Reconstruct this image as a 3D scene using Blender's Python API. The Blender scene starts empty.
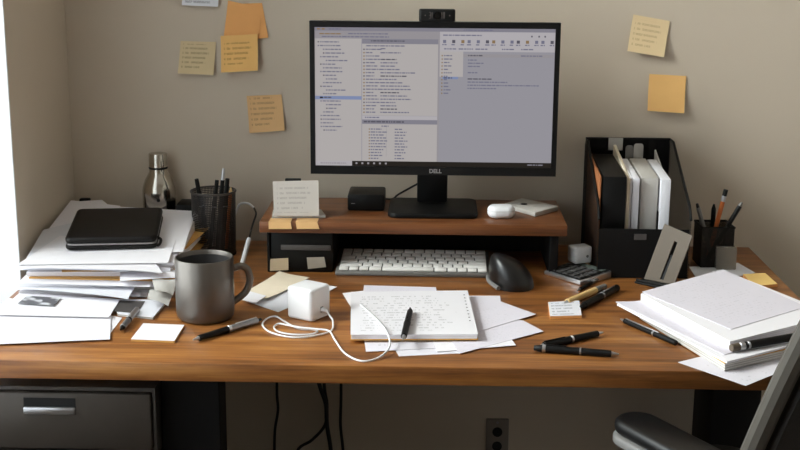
import bpy, bmesh, math, random
from mathutils import Vector, Matrix
random.seed(7)
SC = bpy.context.scene
COL = SC.collection
PI = math.pi

# ------------------------------------------------------------------ camera
ZT = 0.74                                   # desk top height
CAM = Vector((0.0, -1.963, ZT + 0.70))
TILT, YAW, ROLL, FPX = math.radians(13.2), math.radians(-1.487), math.radians(0.402), 1257.0
_F = Vector((math.sin(YAW)*math.cos(TILT), math.cos(YAW)*math.cos(TILT), -math.sin(TILT)))
_R0 = Vector((math.cos(YAW), -math.sin(YAW), 0)); _U0 = _R0.cross(_F)
_R = _R0*math.cos(ROLL) + _U0*math.sin(ROLL); _U = -_R0*math.sin(ROLL) + _U0*math.cos(ROLL)
cd = bpy.data.cameras.new('camera'); cam = bpy.data.objects.new('camera', cd); COL.objects.link(cam)
cd.sensor_width = 36.0; cd.lens = FPX/800*36.0; cd.clip_start = 0.05
cam.matrix_world = Matrix(((_R.x, _U.x, -_F.x, CAM.x), (_R.y, _U.y, -_F.y, CAM.y), (_R.z, _U.z, -_F.z, CAM.z), (0, 0, 0, 1)))
SC.camera = cam

# ------------------------------------------------------------------ world, daylight, exposure
SC.view_settings.view_transform = 'Standard'; SC.view_settings.look = 'None'
SC.view_settings.gamma = 1.0; SC.view_settings.exposure = 0.0; SC.view_settings.use_curve_mapping = False
w = bpy.data.worlds.new('sky'); SC.world = w; w.use_nodes = True
w.node_tree.nodes['Background'].inputs[0].default_value = (0.95, 0.96, 1.0, 1)
w.node_tree.nodes['Background'].inputs[1].default_value = 6.6
def area_light(name, loc, aim, sx, sy, power, color):
    l = bpy.data.lights.new(name, 'AREA'); l.shape = 'RECTANGLE'; l.size = sx; l.size_y = sy
    l.energy = power; l.color = color
    o = bpy.data.objects.new(name, l); COL.objects.link(o); o.location = loc
    o.rotation_euler = (Vector(aim)-Vector(loc)).to_track_quat('-Z', 'Y').to_euler()
    return o
area_light('daylight', (-2.3, -0.22, 2.60), (0.40, 0.6, 0.9), 1.1, 0.9, 162, (1.0, 0.95, 0.90))

def at(px, py, z):                           # a point of the photograph on the level z
    d = _R*((px-400)/FPX) + _U*((225-py)/FPX) + _F
    return CAM + d*((z-CAM.z)/d.z)
def atY(px, py, Y):                          # ... on the upright plane Y
    d = _R*((px-400)/FPX) + _U*((225-py)/FPX) + _F
    return CAM + d*((Y-CAM.y)/d.y)

# ------------------------------------------------------------------ materials
def lin(c):
    return tuple(((v/255)/12.92 if v/255 <= .04045 else ((v/255+.055)/1.055)**2.4) for v in c) + (1.0,)
class NT:
    def __init__(s, name):
        s.m = bpy.data.materials.new(name); s.m.use_nodes = True; s.t = s.m.node_tree
        s.b = s.t.nodes['Principled BSDF']; s.out = s.t.nodes['Material Output']
    def n(s, typ, **k):
        nd = s.t.nodes.new(typ)
        for a, v in k.items(): setattr(nd, a, v)
        return nd
    def l(s, a, b): s.t.links.new(a, b)
    def put(s, sock, v):
        if isinstance(v, (int, float)): sock.default_value = v
        else: s.l(v, sock)
    def math(s, op, a, b=0.0, c=None):
        nd = s.n('ShaderNodeMath', operation=op); s.put(nd.inputs[0], a); s.put(nd.inputs[1], b)
        if c is not None: s.put(nd.inputs[2], c)
        return nd.outputs[0]
    def mix(s, f, a, b):
        nd = s.n('ShaderNodeMix', data_type='RGBA'); s.put(nd.inputs[0], f)
        for i, v in ((6, a), (7, b)):
            if isinstance(v, tuple): nd.inputs[i].default_value = v
            else: s.l(v, nd.inputs[i])
        return nd.outputs[2]
    def noise(s, vec, scale, detail=3.0, rough=.5):
        nd = s.n('ShaderNodeTexNoise'); nd.inputs['Scale'].default_value = scale
        nd.inputs['Detail'].default_value = detail; nd.inputs['Roughness'].default_value = rough
        if vec is not None: s.l(vec, nd.inputs['Vector'])
        return nd.outputs['Fac']
    def coord(s, kind='Object', scale=(1, 1, 1)):
        tc = s.n('ShaderNodeTexCoord'); mp = s.n('ShaderNodeMapping'); mp.inputs['Scale'].default_value = scale
        s.l(tc.outputs[kind], mp.inputs['Vector']); return mp.outputs[0]
    def bump(s, h, strength, dist=.001):
        nd = s.n('ShaderNodeBump'); nd.inputs['Strength'].default_value = strength; nd.inputs['Distance'].default_value = dist
        s.l(h, nd.inputs['Height']); s.l(nd.outputs[0], s.b.inputs['Normal'])

def plain(name, c, rough=.5, metal=0.0, var=.12, scale=40, spec=.5, coat=0.0, bump=0.0):
    t = NT(name); base = lin(c); f = t.noise(t.coord(), scale)
    dark = tuple(v*(1-var) for v in base[:3]) + (1,); lite = tuple(min(1, v*(1+var)) for v in base[:3]) + (1,)
    t.l(t.mix(f, dark, lite), t.b.inputs['Base Color'])
    t.b.inputs['Roughness'].default_value = rough; t.b.inputs['Metallic'].default_value = metal
    t.b.inputs['Specular IOR Level'].default_value = spec; t.b.inputs['Coat Weight'].default_value = coat
    if bump: t.bump(t.noise(t.coord(), scale*6), bump)
    return t.m

def wall_paint(name, c):
    t = NT(name); co = t.coord()
    b = lin(c)
    f = t.noise(co, 2.5, 4)
    t.l(t.mix(f, tuple(v*.95 for v in b[:3])+(1,), tuple(v*1.05 for v in b[:3])+(1,)), t.b.inputs['Base Color'])
    t.b.inputs['Roughness'].default_value = .85; t.b.inputs['Specular IOR Level'].default_value = .25
    t.bump(t.noise(co, 260, 3), .12, .001)
    return t.m

def wood(name, dark, mid, light, rough=.36):
    t = NT(name)
    g1 = t.noise(t.coord('Object', (1.1, 16, 16)), 2.2, 6, .62)
    g2 = t.noise(t.coord('Object', (3.0, 90, 90)), 3.0, 4, .6)
    g3 = t.noise(t.coord('Object', (.9, 3.0, 3.0)), 2.0, 3)
    k = t.math('ADD', t.math('MULTIPLY', g1, .62), t.math('ADD', t.math('MULTIPLY', g2, .22), t.math('MULTIPLY', g3, .3)))
    cr = t.n('ShaderNodeValToRGB'); e = cr.color_ramp.elements
    e[0].position = .40; e[0].color = lin(dark); e[1].position = .74; e[1].color = lin(light)
    m = e.new(.56); m.color = lin(mid)
    t.l(k, cr.inputs[0]); t.l(cr.outputs[0], t.b.inputs['Base Color'])
    t.b.inputs['Roughness'].default_value = rough; t.b.inputs['Specular IOR Level'].default_value = .45
    t.bump(g2, .12, .0006)
    return t.m

def written(name, c, ink=(70, 70, 82), rows=14, cols=22, dens=.47, strength=.55, top=.9, bottom=.08, left=.08, ragged=.35, rough=.75):
    """paper with lines of handwriting, laid out in the sheet's own UV"""
    t = NT(name); tc = t.n('ShaderNodeTexCoord'); sp = t.n('ShaderNodeSeparateXYZ'); t.l(tc.outputs['UV'], sp.inputs[0])
    u, v = sp.outputs[0], sp.outputs[1]
    r = t.math('MULTIPLY', v, rows); rid = t.math('FLOOR', r); fr = t.math('FRACT', r)
    def vec(x, y):
        c3 = t.n('ShaderNodeCombineXYZ'); t.put(c3.inputs[0], x); t.put(c3.inputs[1], y); return c3.outputs[0]
    strokes = t.noise(vec(t.math('MULTIPLY', u, cols), t.math('MULTIPLY', rid, 7.31)), 1.0, 2)
    fine = t.noise(vec(t.math('MULTIPLY', u, cols*5), t.math('MULTIPLY', r, 5.0)), 1.0, 1)
    endn = t.noise(vec(t.math('MULTIPLY', rid, 3.7), 4.0), 1.0, 0)
    end = t.math('SUBTRACT', 1.12-.0, t.math('MULTIPLY', endn, ragged*2))
    mask = t.math('GREATER_THAN', strokes, dens)
    for cond in (t.math('GREATER_THAN', fr, .28), t.math('LESS_THAN', fr, .70), t.math('GREATER_THAN', u, left),
                 t.math('LESS_THAN', u, end), t.math('LESS_THAN', u, .94), t.math('LESS_THAN', v, top), t.math('GREATER_THAN', v, bottom),
                 t.math('GREATER_THAN', fine, .42)):
        mask = t.math('MULTIPLY', mask, cond)
    b = lin(c); f = t.noise(t.coord('Object'), 30)
    base = t.mix(f, tuple(x*.96 for x in b[:3])+(1,), b)
    t.l(t.mix(t.math('MULTIPLY', mask, strength), base, lin(ink)), t.b.inputs['Base Color'])
    t.b.inputs['Roughness'].default_value = rough; t.b.inputs['Specular IOR Level'].default_value = .3
    return t.m

def page_block(name, c, line, n=260):
    """stack of paper: smooth white faces, fine horizontal lines where the sheet edges show"""
    t = NT(name); sp = t.n('ShaderNodeSeparateXYZ'); tc = t.n('ShaderNodeTexCoord'); t.l(tc.outputs['Object'], sp.inputs[0])
    z = t.math('ADD', t.math('MULTIPLY', sp.outputs[2], n), t.math('MULTIPLY', t.noise(t.coord('Object', (2, 2, 200)), 3), .8))
    f = t.math('GREATER_THAN', t.math('FRACT', z), .62)
    ge = t.n('ShaderNodeNewGeometry'); sn = t.n('ShaderNodeSeparateXYZ'); t.l(ge.outputs['True Normal'], sn.inputs[0])
    side = t.math('LESS_THAN', t.math('ABSOLUTE', sn.outputs[2]), .6)
    t.l(t.mix(t.math('MULTIPLY', t.math('MULTIPLY', f, side), .7), lin(c), lin(line)), t.b.inputs['Base Color'])
    t.b.inputs['Roughness'].default_value = .8; t.b.inputs['Specular IOR Level'].default_value = .25
    return t.m

def emis(name, c, s=1.0):
    t = NT(name); e = t.n('ShaderNodeEmission'); e.inputs[0].default_value = lin(c); e.inputs[1].default_value = s
    t.l(e.outputs[0], t.out.inputs[0]); return t.m

def mesh_metal(name, c, nu, nv, open_=.5):
    """woven wire mesh: round holes through dark metal, laid out in UV"""
    t = NT(name); tc = t.n('ShaderNodeTexCoord'); sp = t.n('ShaderNodeSeparateXYZ'); t.l(tc.outputs['UV'], sp.inputs[0])
    a = t.math('SUBTRACT', t.math('FRACT', t.math('MULTIPLY', sp.outputs[0], nu)), .5)
    b = t.math('SUBTRACT', t.math('FRACT', t.math('MULTIPLY', sp.outputs[1], nv)), .5)
    hole = t.math('MULTIPLY', t.math('LESS_THAN', t.math('ABSOLUTE', a), open_/2), t.math('LESS_THAN', t.math('ABSOLUTE', b), open_/2))
    tr = t.n('ShaderNodeBsdfTransparent'); mx = t.n('ShaderNodeMixShader')
    t.l(hole, mx.inputs[0]); t.l(t.b.outputs[0], mx.inputs[1]); t.l(tr.outputs[0], mx.inputs[2]); t.l(mx.outputs[0], t.out.inputs[0])
    t.b.inputs['Base Color'].default_value = lin(c); t.b.inputs['Roughness'].default_value = .45; t.b.inputs['Metallic'].default_value = .4
    return t.m

def glass(name, tint=(235, 240, 240), refl=.12):
    t = NT(name); tr = t.n('ShaderNodeBsdfTransparent'); tr.inputs[0].default_value = lin(tint)
    gl = t.n('ShaderNodeBsdfGlossy'); gl.inputs['Roughness'].default_value = .05
    fz = t.n('ShaderNodeFresnel'); fz.inputs[0].default_value = 1.45; mx = t.n('ShaderNodeMixShader')
    t.l(t.math('MULTIPLY', fz.outputs[0], refl*6), mx.inputs[0]); t.l(tr.outputs[0], mx.inputs[1]); t.l(gl.outputs[0], mx.inputs[2])
    t.l(mx.outputs[0], t.out.inputs[0]); return t.m

def wire_panel(name, c, pitch, open_):
    t = NT(name); sp = t.n('ShaderNodeSeparateXYZ'); tc = t.n('ShaderNodeTexCoord'); t.l(tc.outputs['Object'], sp.inputs[0])
    a = t.math('SUBTRACT', t.math('FRACT', t.math('MULTIPLY', sp.outputs[1], 1/pitch)), .5)
    b = t.math('SUBTRACT', t.math('FRACT', t.math('MULTIPLY', sp.outputs[2], 1/pitch)), .5)
    hole = t.math('MULTIPLY', t.math('LESS_THAN', t.math('ABSOLUTE', a), open_/2), t.math('LESS_THAN', t.math('ABSOLUTE', b), open_/2))
    tr = t.n('ShaderNodeBsdfTransparent'); mx = t.n('ShaderNodeMixShader')
    t.l(hole, mx.inputs[0]); t.l(t.b.outputs[0], mx.inputs[1]); t.l(tr.outputs[0], mx.inputs[2]); t.l(mx.outputs[0], t.out.inputs[0])
    t.b.inputs['Base Color'].default_value = lin(c); t.b.inputs['Roughness'].default_value = .5; t.b.inputs['Specular IOR Level'].default_value = .3
    return t.m
def patches(name, c1, c2):
    t = NT(name); cr = t.n('ShaderNodeValToRGB'); e = cr.color_ramp.elements
    e[0].position = .48; e[0].color = lin(c1); e[1].position = .58; e[1].color = lin(c2)
    t.l(t.noise(t.coord('UV', (1.1, .8, 1)), 2.0, 1), cr.inputs[0]); t.l(cr.outputs[0], t.b.inputs['Base Color']); t.b.inputs['Roughness'].default_value = .3
    return t.m
def frosted(name, c):
    t = NT(name); tr = t.n('ShaderNodeBsdfTransparent'); tr.inputs[0].default_value = lin((214, 210, 204)); mx = t.n('ShaderNodeMixShader')
    mx.inputs[0].default_value = .38; t.b.inputs['Base Color'].default_value = lin(c); t.b.inputs['Roughness'].default_value = .25
    t.l(tr.outputs[0], mx.inputs[1]); t.l(t.b.outputs[0], mx.inputs[2]); t.l(mx.outputs[0], t.out.inputs[0]); return t.m

M = dict(
    wall=wall_paint('wall_paint', (204, 190, 172)), ceiling=wall_paint('ceiling_paint', (236, 230, 222)),
    floor=wood('floor_boards', (60, 44, 34), (84, 62, 46), (104, 78, 58), .5),
    desk=wood('oiled_wood', (70, 39, 18), (138, 86, 42), (186, 128, 66), .36),
    shelf=wood('shelf_wood', (74, 42, 20), (112, 66, 34), (138, 88, 48), .38),
    white_trim=plain('white_trim_paint', (248, 247, 250), .5, var=.02),
    black=plain('black_plastic', (10, 10, 10), .5, var=.15, spec=.25), matte_black=plain('matte_black_metal', (10, 9, 9), .6, var=.2, spec=.22),
    bezel=plain('bezel_plastic', (9, 9, 10), .4, spec=.35), gloss_black=plain('gloss_black', (10, 10, 11), .15),
    cabinet=plain('charcoal_steel', (74, 67, 61), .45, .25), cabinet_edge=plain('charcoal_edge', (80, 75, 71), .38, .35),
    silver=plain('brushed_silver', (200, 200, 204), .28, .9, .05), dull_silver=plain('dull_silver', (150, 150, 154), .4, .8),
    steel=plain('bottle_steel', (196, 190, 180), .16, 1.0, .04),
    mug=plain('mug_glaze', (112, 106, 100), .33, .75, .08, 60), mug_in=plain('mug_interior', (52, 50, 50), .4),
    leather=plain('black_leather', (14, 10, 8), .55, var=.3, scale=90, bump=.25, spec=.25),
    zip=plain('zip_teeth', (150, 146, 146), .35, .7),
    white=plain('white_plastic', (236, 236, 238), .38, var=.02), white_soft=plain('white_rubber', (232, 232, 234), .5, var=.02),
    key=plain('key_plastic', (246, 243, 238), .5, var=.02), kb_body=plain('keyboard_aluminium', (120, 118, 114), .5, .2, .04),
    key_dark=plain('calculator_key', (62, 60, 60), .45), lcd=plain('calculator_display', (96, 104, 98), .25),
    paper=plain('white_paper', (238, 235, 239), .8, var=.02, spec=.3), paper_cool=plain('cool_paper', (224, 224, 230), .8, var=.02, spec=.3),
    paper_grey=plain('grey_paper', (186, 182, 176), .8, var=.04), manila=plain('manila_card', (214, 162, 88), .8, var=.06),
    cream=plain('cream_card', (236, 222, 198), .8, var=.05), brown_card=plain('brown_card', (150, 92, 52), .8, var=.08),
    sticky_bright=plain('bright_orange_paper', (246, 194, 122), .8, var=.03), stk_riser=plain('faded_orange_paper', (216, 172, 116), .8, var=.04), note_dull=plain('dull_note_paper', (186, 166, 136), .8), note_grey=plain('grey_note_paper', (150, 140, 126), .8),
    sticky_orange=plain('orange_sticky_paper', (238, 172, 104), .8, var=.03), sticky_yellow=plain('yellow_sticky_paper', (240, 200, 120), .8, var=.03),
    photo=patches('photo_print', (84, 83, 88), (216, 216, 220)), mark_grey=plain('marking_grey', (92, 84, 80), .6), dark_card=plain('dark_card', (72, 68, 66), .5),
    grey_plate=plain('warm_grey_metal', (92, 80, 66), .55, .0, .05), pages=page_block('page_block', (240, 237, 241), (222, 220, 220)),
    pages_grey=page_block('page_block_grey', (206, 202, 196), (150, 146, 140)),
    chair_fabric=plain('chair_fabric', (38, 35, 32), .85, var=.25, scale=200, bump=.3), chair_lit_edge=plain('lit_edge_grey', (80, 75, 68), .7),
    chair_pad=plain('armrest_rubber', (15, 14, 14), .42), socket=plain('outlet_plastic', (132, 124, 116), .5), hole=plain('dark_recess', (12, 11, 11), .8),
    cord=plain('black_rubber_cord', (12, 12, 12), .5), pencil=plain('orange_pencil_paint', (206, 112, 52), .45), tan=plain('tan_barrel', (222, 186, 124), .45),
    grey_pl=plain('grey_plastic', (122, 120, 118), .45), acrylic=frosted('frosted_acrylic', (196, 188, 176)), glass=glass('window_glass'),
    cup_mesh=mesh_metal('cup_wire_mesh', (58, 55, 54), 90, 34, .55), cup_dark=mesh_metal('dark_wire_mesh', (18, 17, 17), 80, 30, .3),
    org_mesh=wire_panel('organiser_wire_mesh', (16, 15, 14), .0034, .74),
    note_text=written('note_writing', (232, 229, 233), (120, 116, 116), 18, 34, .52, .4),
    form_text=written('form_print', (224, 219, 228), (150, 148, 152), 24, 46, .56, .2),
    rough_text=written('sheet_writing', (226, 222, 229), (140, 138, 142), 16, 26, .60, .32),
    stk_tan=written('tan_note_writing', (222, 200, 158), (120, 96, 64), 7, 11, .44, .45, .92, .12), stk_gold=written('gold_note_writing', (242, 192, 118), (150, 96, 40), 7, 11, .44, .5, .8, .2),
    stk_peach=written('peach_note_writing', (230, 186, 132), (140, 100, 60), 7, 11, .44, .45, .95, .1), stk_pale=written('pale_note_writing', (236, 210, 166), (160, 128, 84), 7, 11, .44, .4, .9, .15),
    stk_white=written('white_note_writing', (226, 226, 232), (120, 120, 130), 5, 8, .42, .6), card_text=written('card_writing', (192, 184, 176), (140, 134, 128), 7, 12, .45, .45),
)

# ------------------------------------------------------------------ mesh building
class MB:
    def __init__(s): s.bm = bmesh.new(); s.mi = 0; s.uv = s.bm.loops.layers.uv.new('UVMap')
    def _take(s, b, mtx=None):
        if mtx is not None: b.transform(mtx)
        for f in b.faces: f.material_index = s.mi
        me = bpy.data.meshes.new('tmp'); b.to_mesh(me); b.free(); s.bm.from_mesh(me); bpy.data.meshes.remove(me); return s
    def box(s, x0, x1, y0, y1, z0, z1, bev=0.0, seg=2, mtx=None):
        b = bmesh.new(); bmesh.ops.create_cube(b, size=1)
        b.transform(Matrix.Translation(((x0+x1)/2, (y0+y1)/2, (z0+z1)/2)) @ Matrix.Diagonal((x1-x0, y1-y0, z1-z0, 1)))
        if bev: bmesh.ops.bevel(b, geom=b.edges[:], offset=bev, segments=seg, profile=.5, affect='EDGES')
        return s._take(b, mtx)
    def prism(s, poly, z0, z1, bev=0.0, mtx=None, seg=2):
        b = bmesh.new(); lo = [b.verts.new((x, y, z0)) for x, y in poly]; hi = [b.verts.new((x, y, z1)) for x, y in poly]; n = len(poly)
        b.faces.new(lo[::-1]); b.faces.new(hi)
        for i in range(n): b.faces.new((lo[i], lo[(i+1) % n], hi[(i+1) % n], hi[i]))
        bmesh.ops.recalc_face_normals(b, faces=b.faces[:])
        if bev: bmesh.ops.bevel(b, geom=[e for e in b.edges if abs(e.verts[0].co.z-e.verts[1].co.z) < 1e-7], offset=bev, segments=seg, profile=.5, affect='EDGES')
        return s._take(b, mtx)
    def hexa(s, lo, hi, bev=0.0):
        b = bmesh.new(); L = [b.verts.new(p) for p in lo]; H = [b.verts.new(p) for p in hi]; n = len(L)
        b.faces.new(L[::-1]); b.faces.new(H)
        for i in range(n): b.faces.new((L[i], L[(i+1) % n], H[(i+1) % n], H[i]))
        bmesh.ops.recalc_face_normals(b, faces=b.faces[:])
        if bev: bmesh.ops.bevel(b, geom=b.edges[:], offset=bev, segments=2, profile=.5, affect='EDGES')
        return s._take(b)
    def lathe(s, prof, seg=40, mtx=None):
        b = bmesh.new(); uv = b.loops.layers.uv.new('UVMap'); rings = []
        zs = [p[1] for p in prof]; zr = (max(zs)-min(zs)) or 1
        for r, z in prof:
            rings.append([b.verts.new((0, 0, z))] if r < 1e-7 else [b.verts.new((r*math.cos(2*PI*i/seg), r*math.sin(2*PI*i/seg), z)) for i in range(seg)])
        for k in range(len(rings)-1):
            A, B = rings[k], rings[k+1]; va, vb = ((prof[k][1]-min(zs))/zr, (prof[k+1][1]-min(zs))/zr)
            for i in range(seg):
                j = (i+1) % seg
                if len(A) == 1 and len(B) == 1: continue
                if len(A) == 1: f = b.faces.new((A[0], B[j], B[i])); uvs = [(i/seg, va), ((i+1)/seg, vb), (i/seg, vb)]
                elif len(B) == 1: f = b.faces.new((A[i], A[j], B[0])); uvs = [(i/seg, va), ((i+1)/seg, va), (i/seg, vb)]
                else: f = b.faces.new((A[i], A[j], B[j], B[i])); uvs = [(i/seg, va), ((i+1)/seg, va), ((i+1)/seg, vb), (i/seg, vb)]
                for lp, q in zip(f.loops, uvs): lp[uv].uv = q
        return s._take(b, mtx)
    def cyl(s, p0, p1, r0, r1=None, seg=16, cap=True):
        r1 = r0 if r1 is None else r1; p0, p1 = Vector(p0), Vector(p1); L = (p1-p0).length
        mtx = Matrix.Translation(p0) @ (p1-p0).to_track_quat('Z', 'Y').to_matrix().to_4x4()
        return s.lathe(([(0, 0)] if cap else []) + [(r0, 0), (r1, L)] + ([(0, L)] if cap else []), seg, mtx)
    def tube(s, pts, r, seg=8, smooth=6, cap=True, rfun=None):
        P = [Vector(p) for p in pts]
        if smooth and len(P) > 2:
            Q = []
            for i in range(len(P)-1):
                a, b_, c, d = P[max(i-1, 0)], P[i], P[i+1], P[min(i+2, len(P)-1)]
                for k in range(smooth):
                    t = k/smooth
                    Q.append(.5*((2*b_)+(c-a)*t+(2*a-5*b_+4*c-d)*t*t+(3*b_-a-3*c+d)*t**3))
            P = Q+[P[-1]]
        b = bmesh.new(); rings = []; up = None
        for i, p in enumerate(P):
            t = (P[min(i+1, len(P)-1)]-P[max(i-1, 0)]).normalized()
            if up is None: up = t.orthogonal().normalized()
            up = (up - t*up.dot(t)).normalized(); v = t.cross(up)
            rr = r if rfun is None else rfun(i/(len(P)-1))
            rings.append([b.verts.new(p + (up*math.cos(2*PI*k/seg)+v*math.sin(2*PI*k/seg))*rr) for k in range(seg)])
        for A, B in zip(rings, rings[1:]):
            for k in range(seg): b.faces.new((A[k], A[(k+1) % seg], B[(k+1) % seg], B[k]))
        if cap: b.faces.new(rings[0][::-1]); b.faces.new(rings[-1])
        return s._take(b)
    def quad(s, a, b_, c, d, uvs=((0, 0), (1, 0), (1, 1), (0, 1))):
        f = s.bm.faces.new([s.bm.verts.new(p) for p in (a, b_, c, d)]); f.material_index = s.mi
        for lp, q in zip(f.loops, uvs): lp[s.uv].uv = q
        return s
    def sheet(s, c, th=.0007, n=10, bulge=0.0, curl=None):
        """paper through the corners c0 (back left) c1 (back right) c2 (front right) c3 (front left)"""
        c = [Vector(p) for p in c]; top = []; bot = []
        for j in range(n+1):
            v = j/n; rt = []; rb = []
            for i in range(n+1):
                u = i/n
                p = (c[0]*(1-u)+c[1]*u)*(1-v) + (c[3]*(1-u)+c[2]*u)*v
                p = p + Vector((0, 0, bulge*math.sin(PI*u)*math.sin(PI*v)))
                if curl:
                    for (cu, cv, rad, h) in curl:
                        d = math.hypot(u-cu, v-cv)
                        if d < rad: p = p + Vector((0, 0, h*(1-d/rad)**2))
                rt.append(s.bm.verts.new(p+Vector((0, 0, th)))); rb.append(s.bm.verts.new(p))
            top.append(rt); bot.append(rb)
        def F(vs, uvs=None):
            f = s.bm.faces.new(vs); f.material_index = s.mi
            if uvs:
                for lp, q in zip(f.loops, uvs): lp[s.uv].uv = q
        for j in range(n):
            for i in range(n):
                U = [(i/n, 1-j/n), (i/n, 1-(j+1)/n), ((i+1)/n, 1-(j+1)/n), ((i+1)/n, 1-j/n)]
                F((top[j][i], top[j+1][i], top[j+1][i+1], top[j][i+1]), U)
                F((bot[j][i], bot[j][i+1], bot[j+1][i+1], bot[j+1][i]))
        for i in range(n):
            F((top[0][i], top[0][i+1], bot[0][i+1], bot[0][i])); F((top[n][i+1], top[n][i], bot[n][i], bot[n][i+1]))
            F((top[i+1][0], top[i][0], bot[i][0], bot[i+1][0])); F((top[i][n], top[i+1][n], bot[i+1][n], bot[i][n]))
        return s
    def build(s, name, mats, parent=None, smooth=True, angle=35):
        me = bpy.data.meshes.new(name); s.bm.to_mesh(me); s.bm.free()
        for m in (mats if isinstance(mats, (list, tuple)) else [mats]): me.materials.append(m)
        if smooth:
            me.shade_smooth(); me.set_sharp_from_angle(angle=math.radians(angle))
        o = bpy.data.objects.new(name, me); COL.objects.link(o)
        if parent is not None: o.parent = parent
        else:                                # origin at the thing's base
            xs = [v.co for v in me.vertices]
            if xs:
                c = Vector(((min(v.x for v in xs)+max(v.x for v in xs))/2, (min(v.y for v in xs)+max(v.y for v in xs))/2, min(v.z for v in xs)))
                me.transform(Matrix.Translation(-c)); o.location = c
        return o
def tag(o, label, cat, group=None):
    o['label'] = label; o['category'] = cat
    if group: o['group'] = group
    return o
def struct(o): o['kind'] = 'structure'; return o
def thing(name, label, cat, loc=(0, 0, 0), rz=0.0, group=None, rot=None):
    o = bpy.data.objects.new(name, None); COL.objects.link(o); o.empty_display_size = .02
    o.location = loc; o.rotation_euler = rot if rot else (0, 0, rz)
    return tag(o, label, cat, group)
def box(*a, **k): return MB().box(*a, **k)
def paper(name, label, cat, corners, mat, group=None, **k):
    return tag(MB().sheet(corners, **k).build(name, mat, angle=60), label, cat, group)
def rr(w, d, r, n=5):                        # rounded rectangle outline about 0, 0
    pts = []
    for cx, cy, a0 in ((w/2-r, d/2-r, 0), (-w/2+r, d/2-r, 90), (-w/2+r, -d/2+r, 180), (w/2-r, -d/2+r, 270)):
        for i in range(n+1):
            a = math.radians(a0+90*i/n); pts.append((cx+r*math.cos(a), cy+r*math.sin(a)))
    return pts

# ================================================================== THE ROOM
XW, YW, XR, YF, HC = -0.826, 0.86, 2.55, -3.3, 2.75      # left wall, back wall, right wall, front wall, ceiling
WY0, WY1, WZ0, WZ1, WT = -1.35, 0.452, 0.55, 2.52, 0.22  # window opening in the left wall, wall thickness
struct(box(XW-WT, XR+.1, YF-.1, YW+.1, -.1, 0).build('floor', M['floor'], smooth=False))
struct(box(XW-WT, XR+.1, YF-.1, YW+.1, HC, HC+.1).build('ceiling', M['ceiling'], smooth=False))
struct(box(XW-WT, XR+.1, YW, YW+.12, 0, HC).build('wall_back', M['wall'], smooth=False))
struct(box(XR, XR+.12, YF, YW, 0, HC).build('wall_right', M['ceiling'], smooth=False))
struct(box(XW-WT, XR+.1, YF-.12, YF, 0, HC).build('wall_front', M['ceiling'], smooth=False))
wl = MB()
wl.box(XW-WT, XW, WY1, YW, 0, HC).box(XW-WT, XW, YF, WY0, 0, HC).box(XW-WT, XW, WY0, WY1, 0, WZ0).box(XW-WT, XW, WY0, WY1, WZ1, HC)
struct(wl.build('wall_left', M['wall'], smooth=False))
win = MB()                                               # white reveal lining with the sash frame at its outer end
e = .004
win.box(XW-WT, XW+.002, WY1-.006, WY1-.0005, WZ0, WZ1).box(XW-WT, XW+.002, WY0+.0005, WY0+.006, WZ0, WZ1)
win.box(XW-WT, XW+.02, WY0, WY1, WZ0+.0005, WZ0+.02).box(XW-WT, XW+.002, WY0, WY1, WZ1-.006, WZ1-.0005)
for y in (WY0+.03, WY1-.03, (WY0+WY1)/2): win.box(XW-WT+.01, XW-WT+.05, y-.022, y+.022, WZ0+.02, WZ1-.006)
for z in (WZ0+.045, WZ1-.03): win.box(XW-WT+.01, XW-WT+.05, WY0+.006, WY1-.006, z-.022, z+.022)
wf = struct(win.build('window_1', M['white_trim'], smooth=False))
pane = box(XW-WT+.027, XW-WT+.031, WY0+.05, WY1-.05, WZ0+.06, WZ1-.05).build('pane', M['glass'], wf, smooth=False)
pane.location = -Vector(wf.location)
struct(box(XW+.001, XR, YW-.014, YW-.0005, .001, .09, bev=.003).build('baseboard_back', M['white_trim'], smooth=False))
struct(box(XW+.0005, XW+.014, YF, YW-.015, .001, .09, bev=.003).build('baseboard_left', M['white_trim'], smooth=False))

# wall outlet under the desk
t = thing('wall_outlet', 'beige electrical outlet low on the back wall under the desk', 'outlet', (.163, YW, .262))
box(-.027, .027, -.006, -.0003, -.045, .045, bev=.002).build('cover_plate', M['socket'], t)
for z in (.012, -.024):
    MB().cyl((0, -.0062, z), (0, -.0085, z), .012, .0115, 24).build('receptacle', M['hole'], t)
MB().cyl((0, -.0062, .036), (0, -.0076, .036), .003, .003, 12).build('screw', M['dull_silver'], t)

# ================================================================== THE DESK
XL, XD, YD = -.820, .7265, .8465
t = thing('desk', 'wide wooden desk with thick oiled top on black panel legs', 'desk', (0, 0, 0))
box(XL, XD, 0, YD, ZT-.0325, ZT, bev=.0025).build('desktop', M['desk'], t)
for x0, x1 in ((-.555, -.485), (.612, .718)):
    box(x0, x1, .62, .80, 0.001, ZT-.033, bev=.003).build('leg', M['matte_black'], t)

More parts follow.
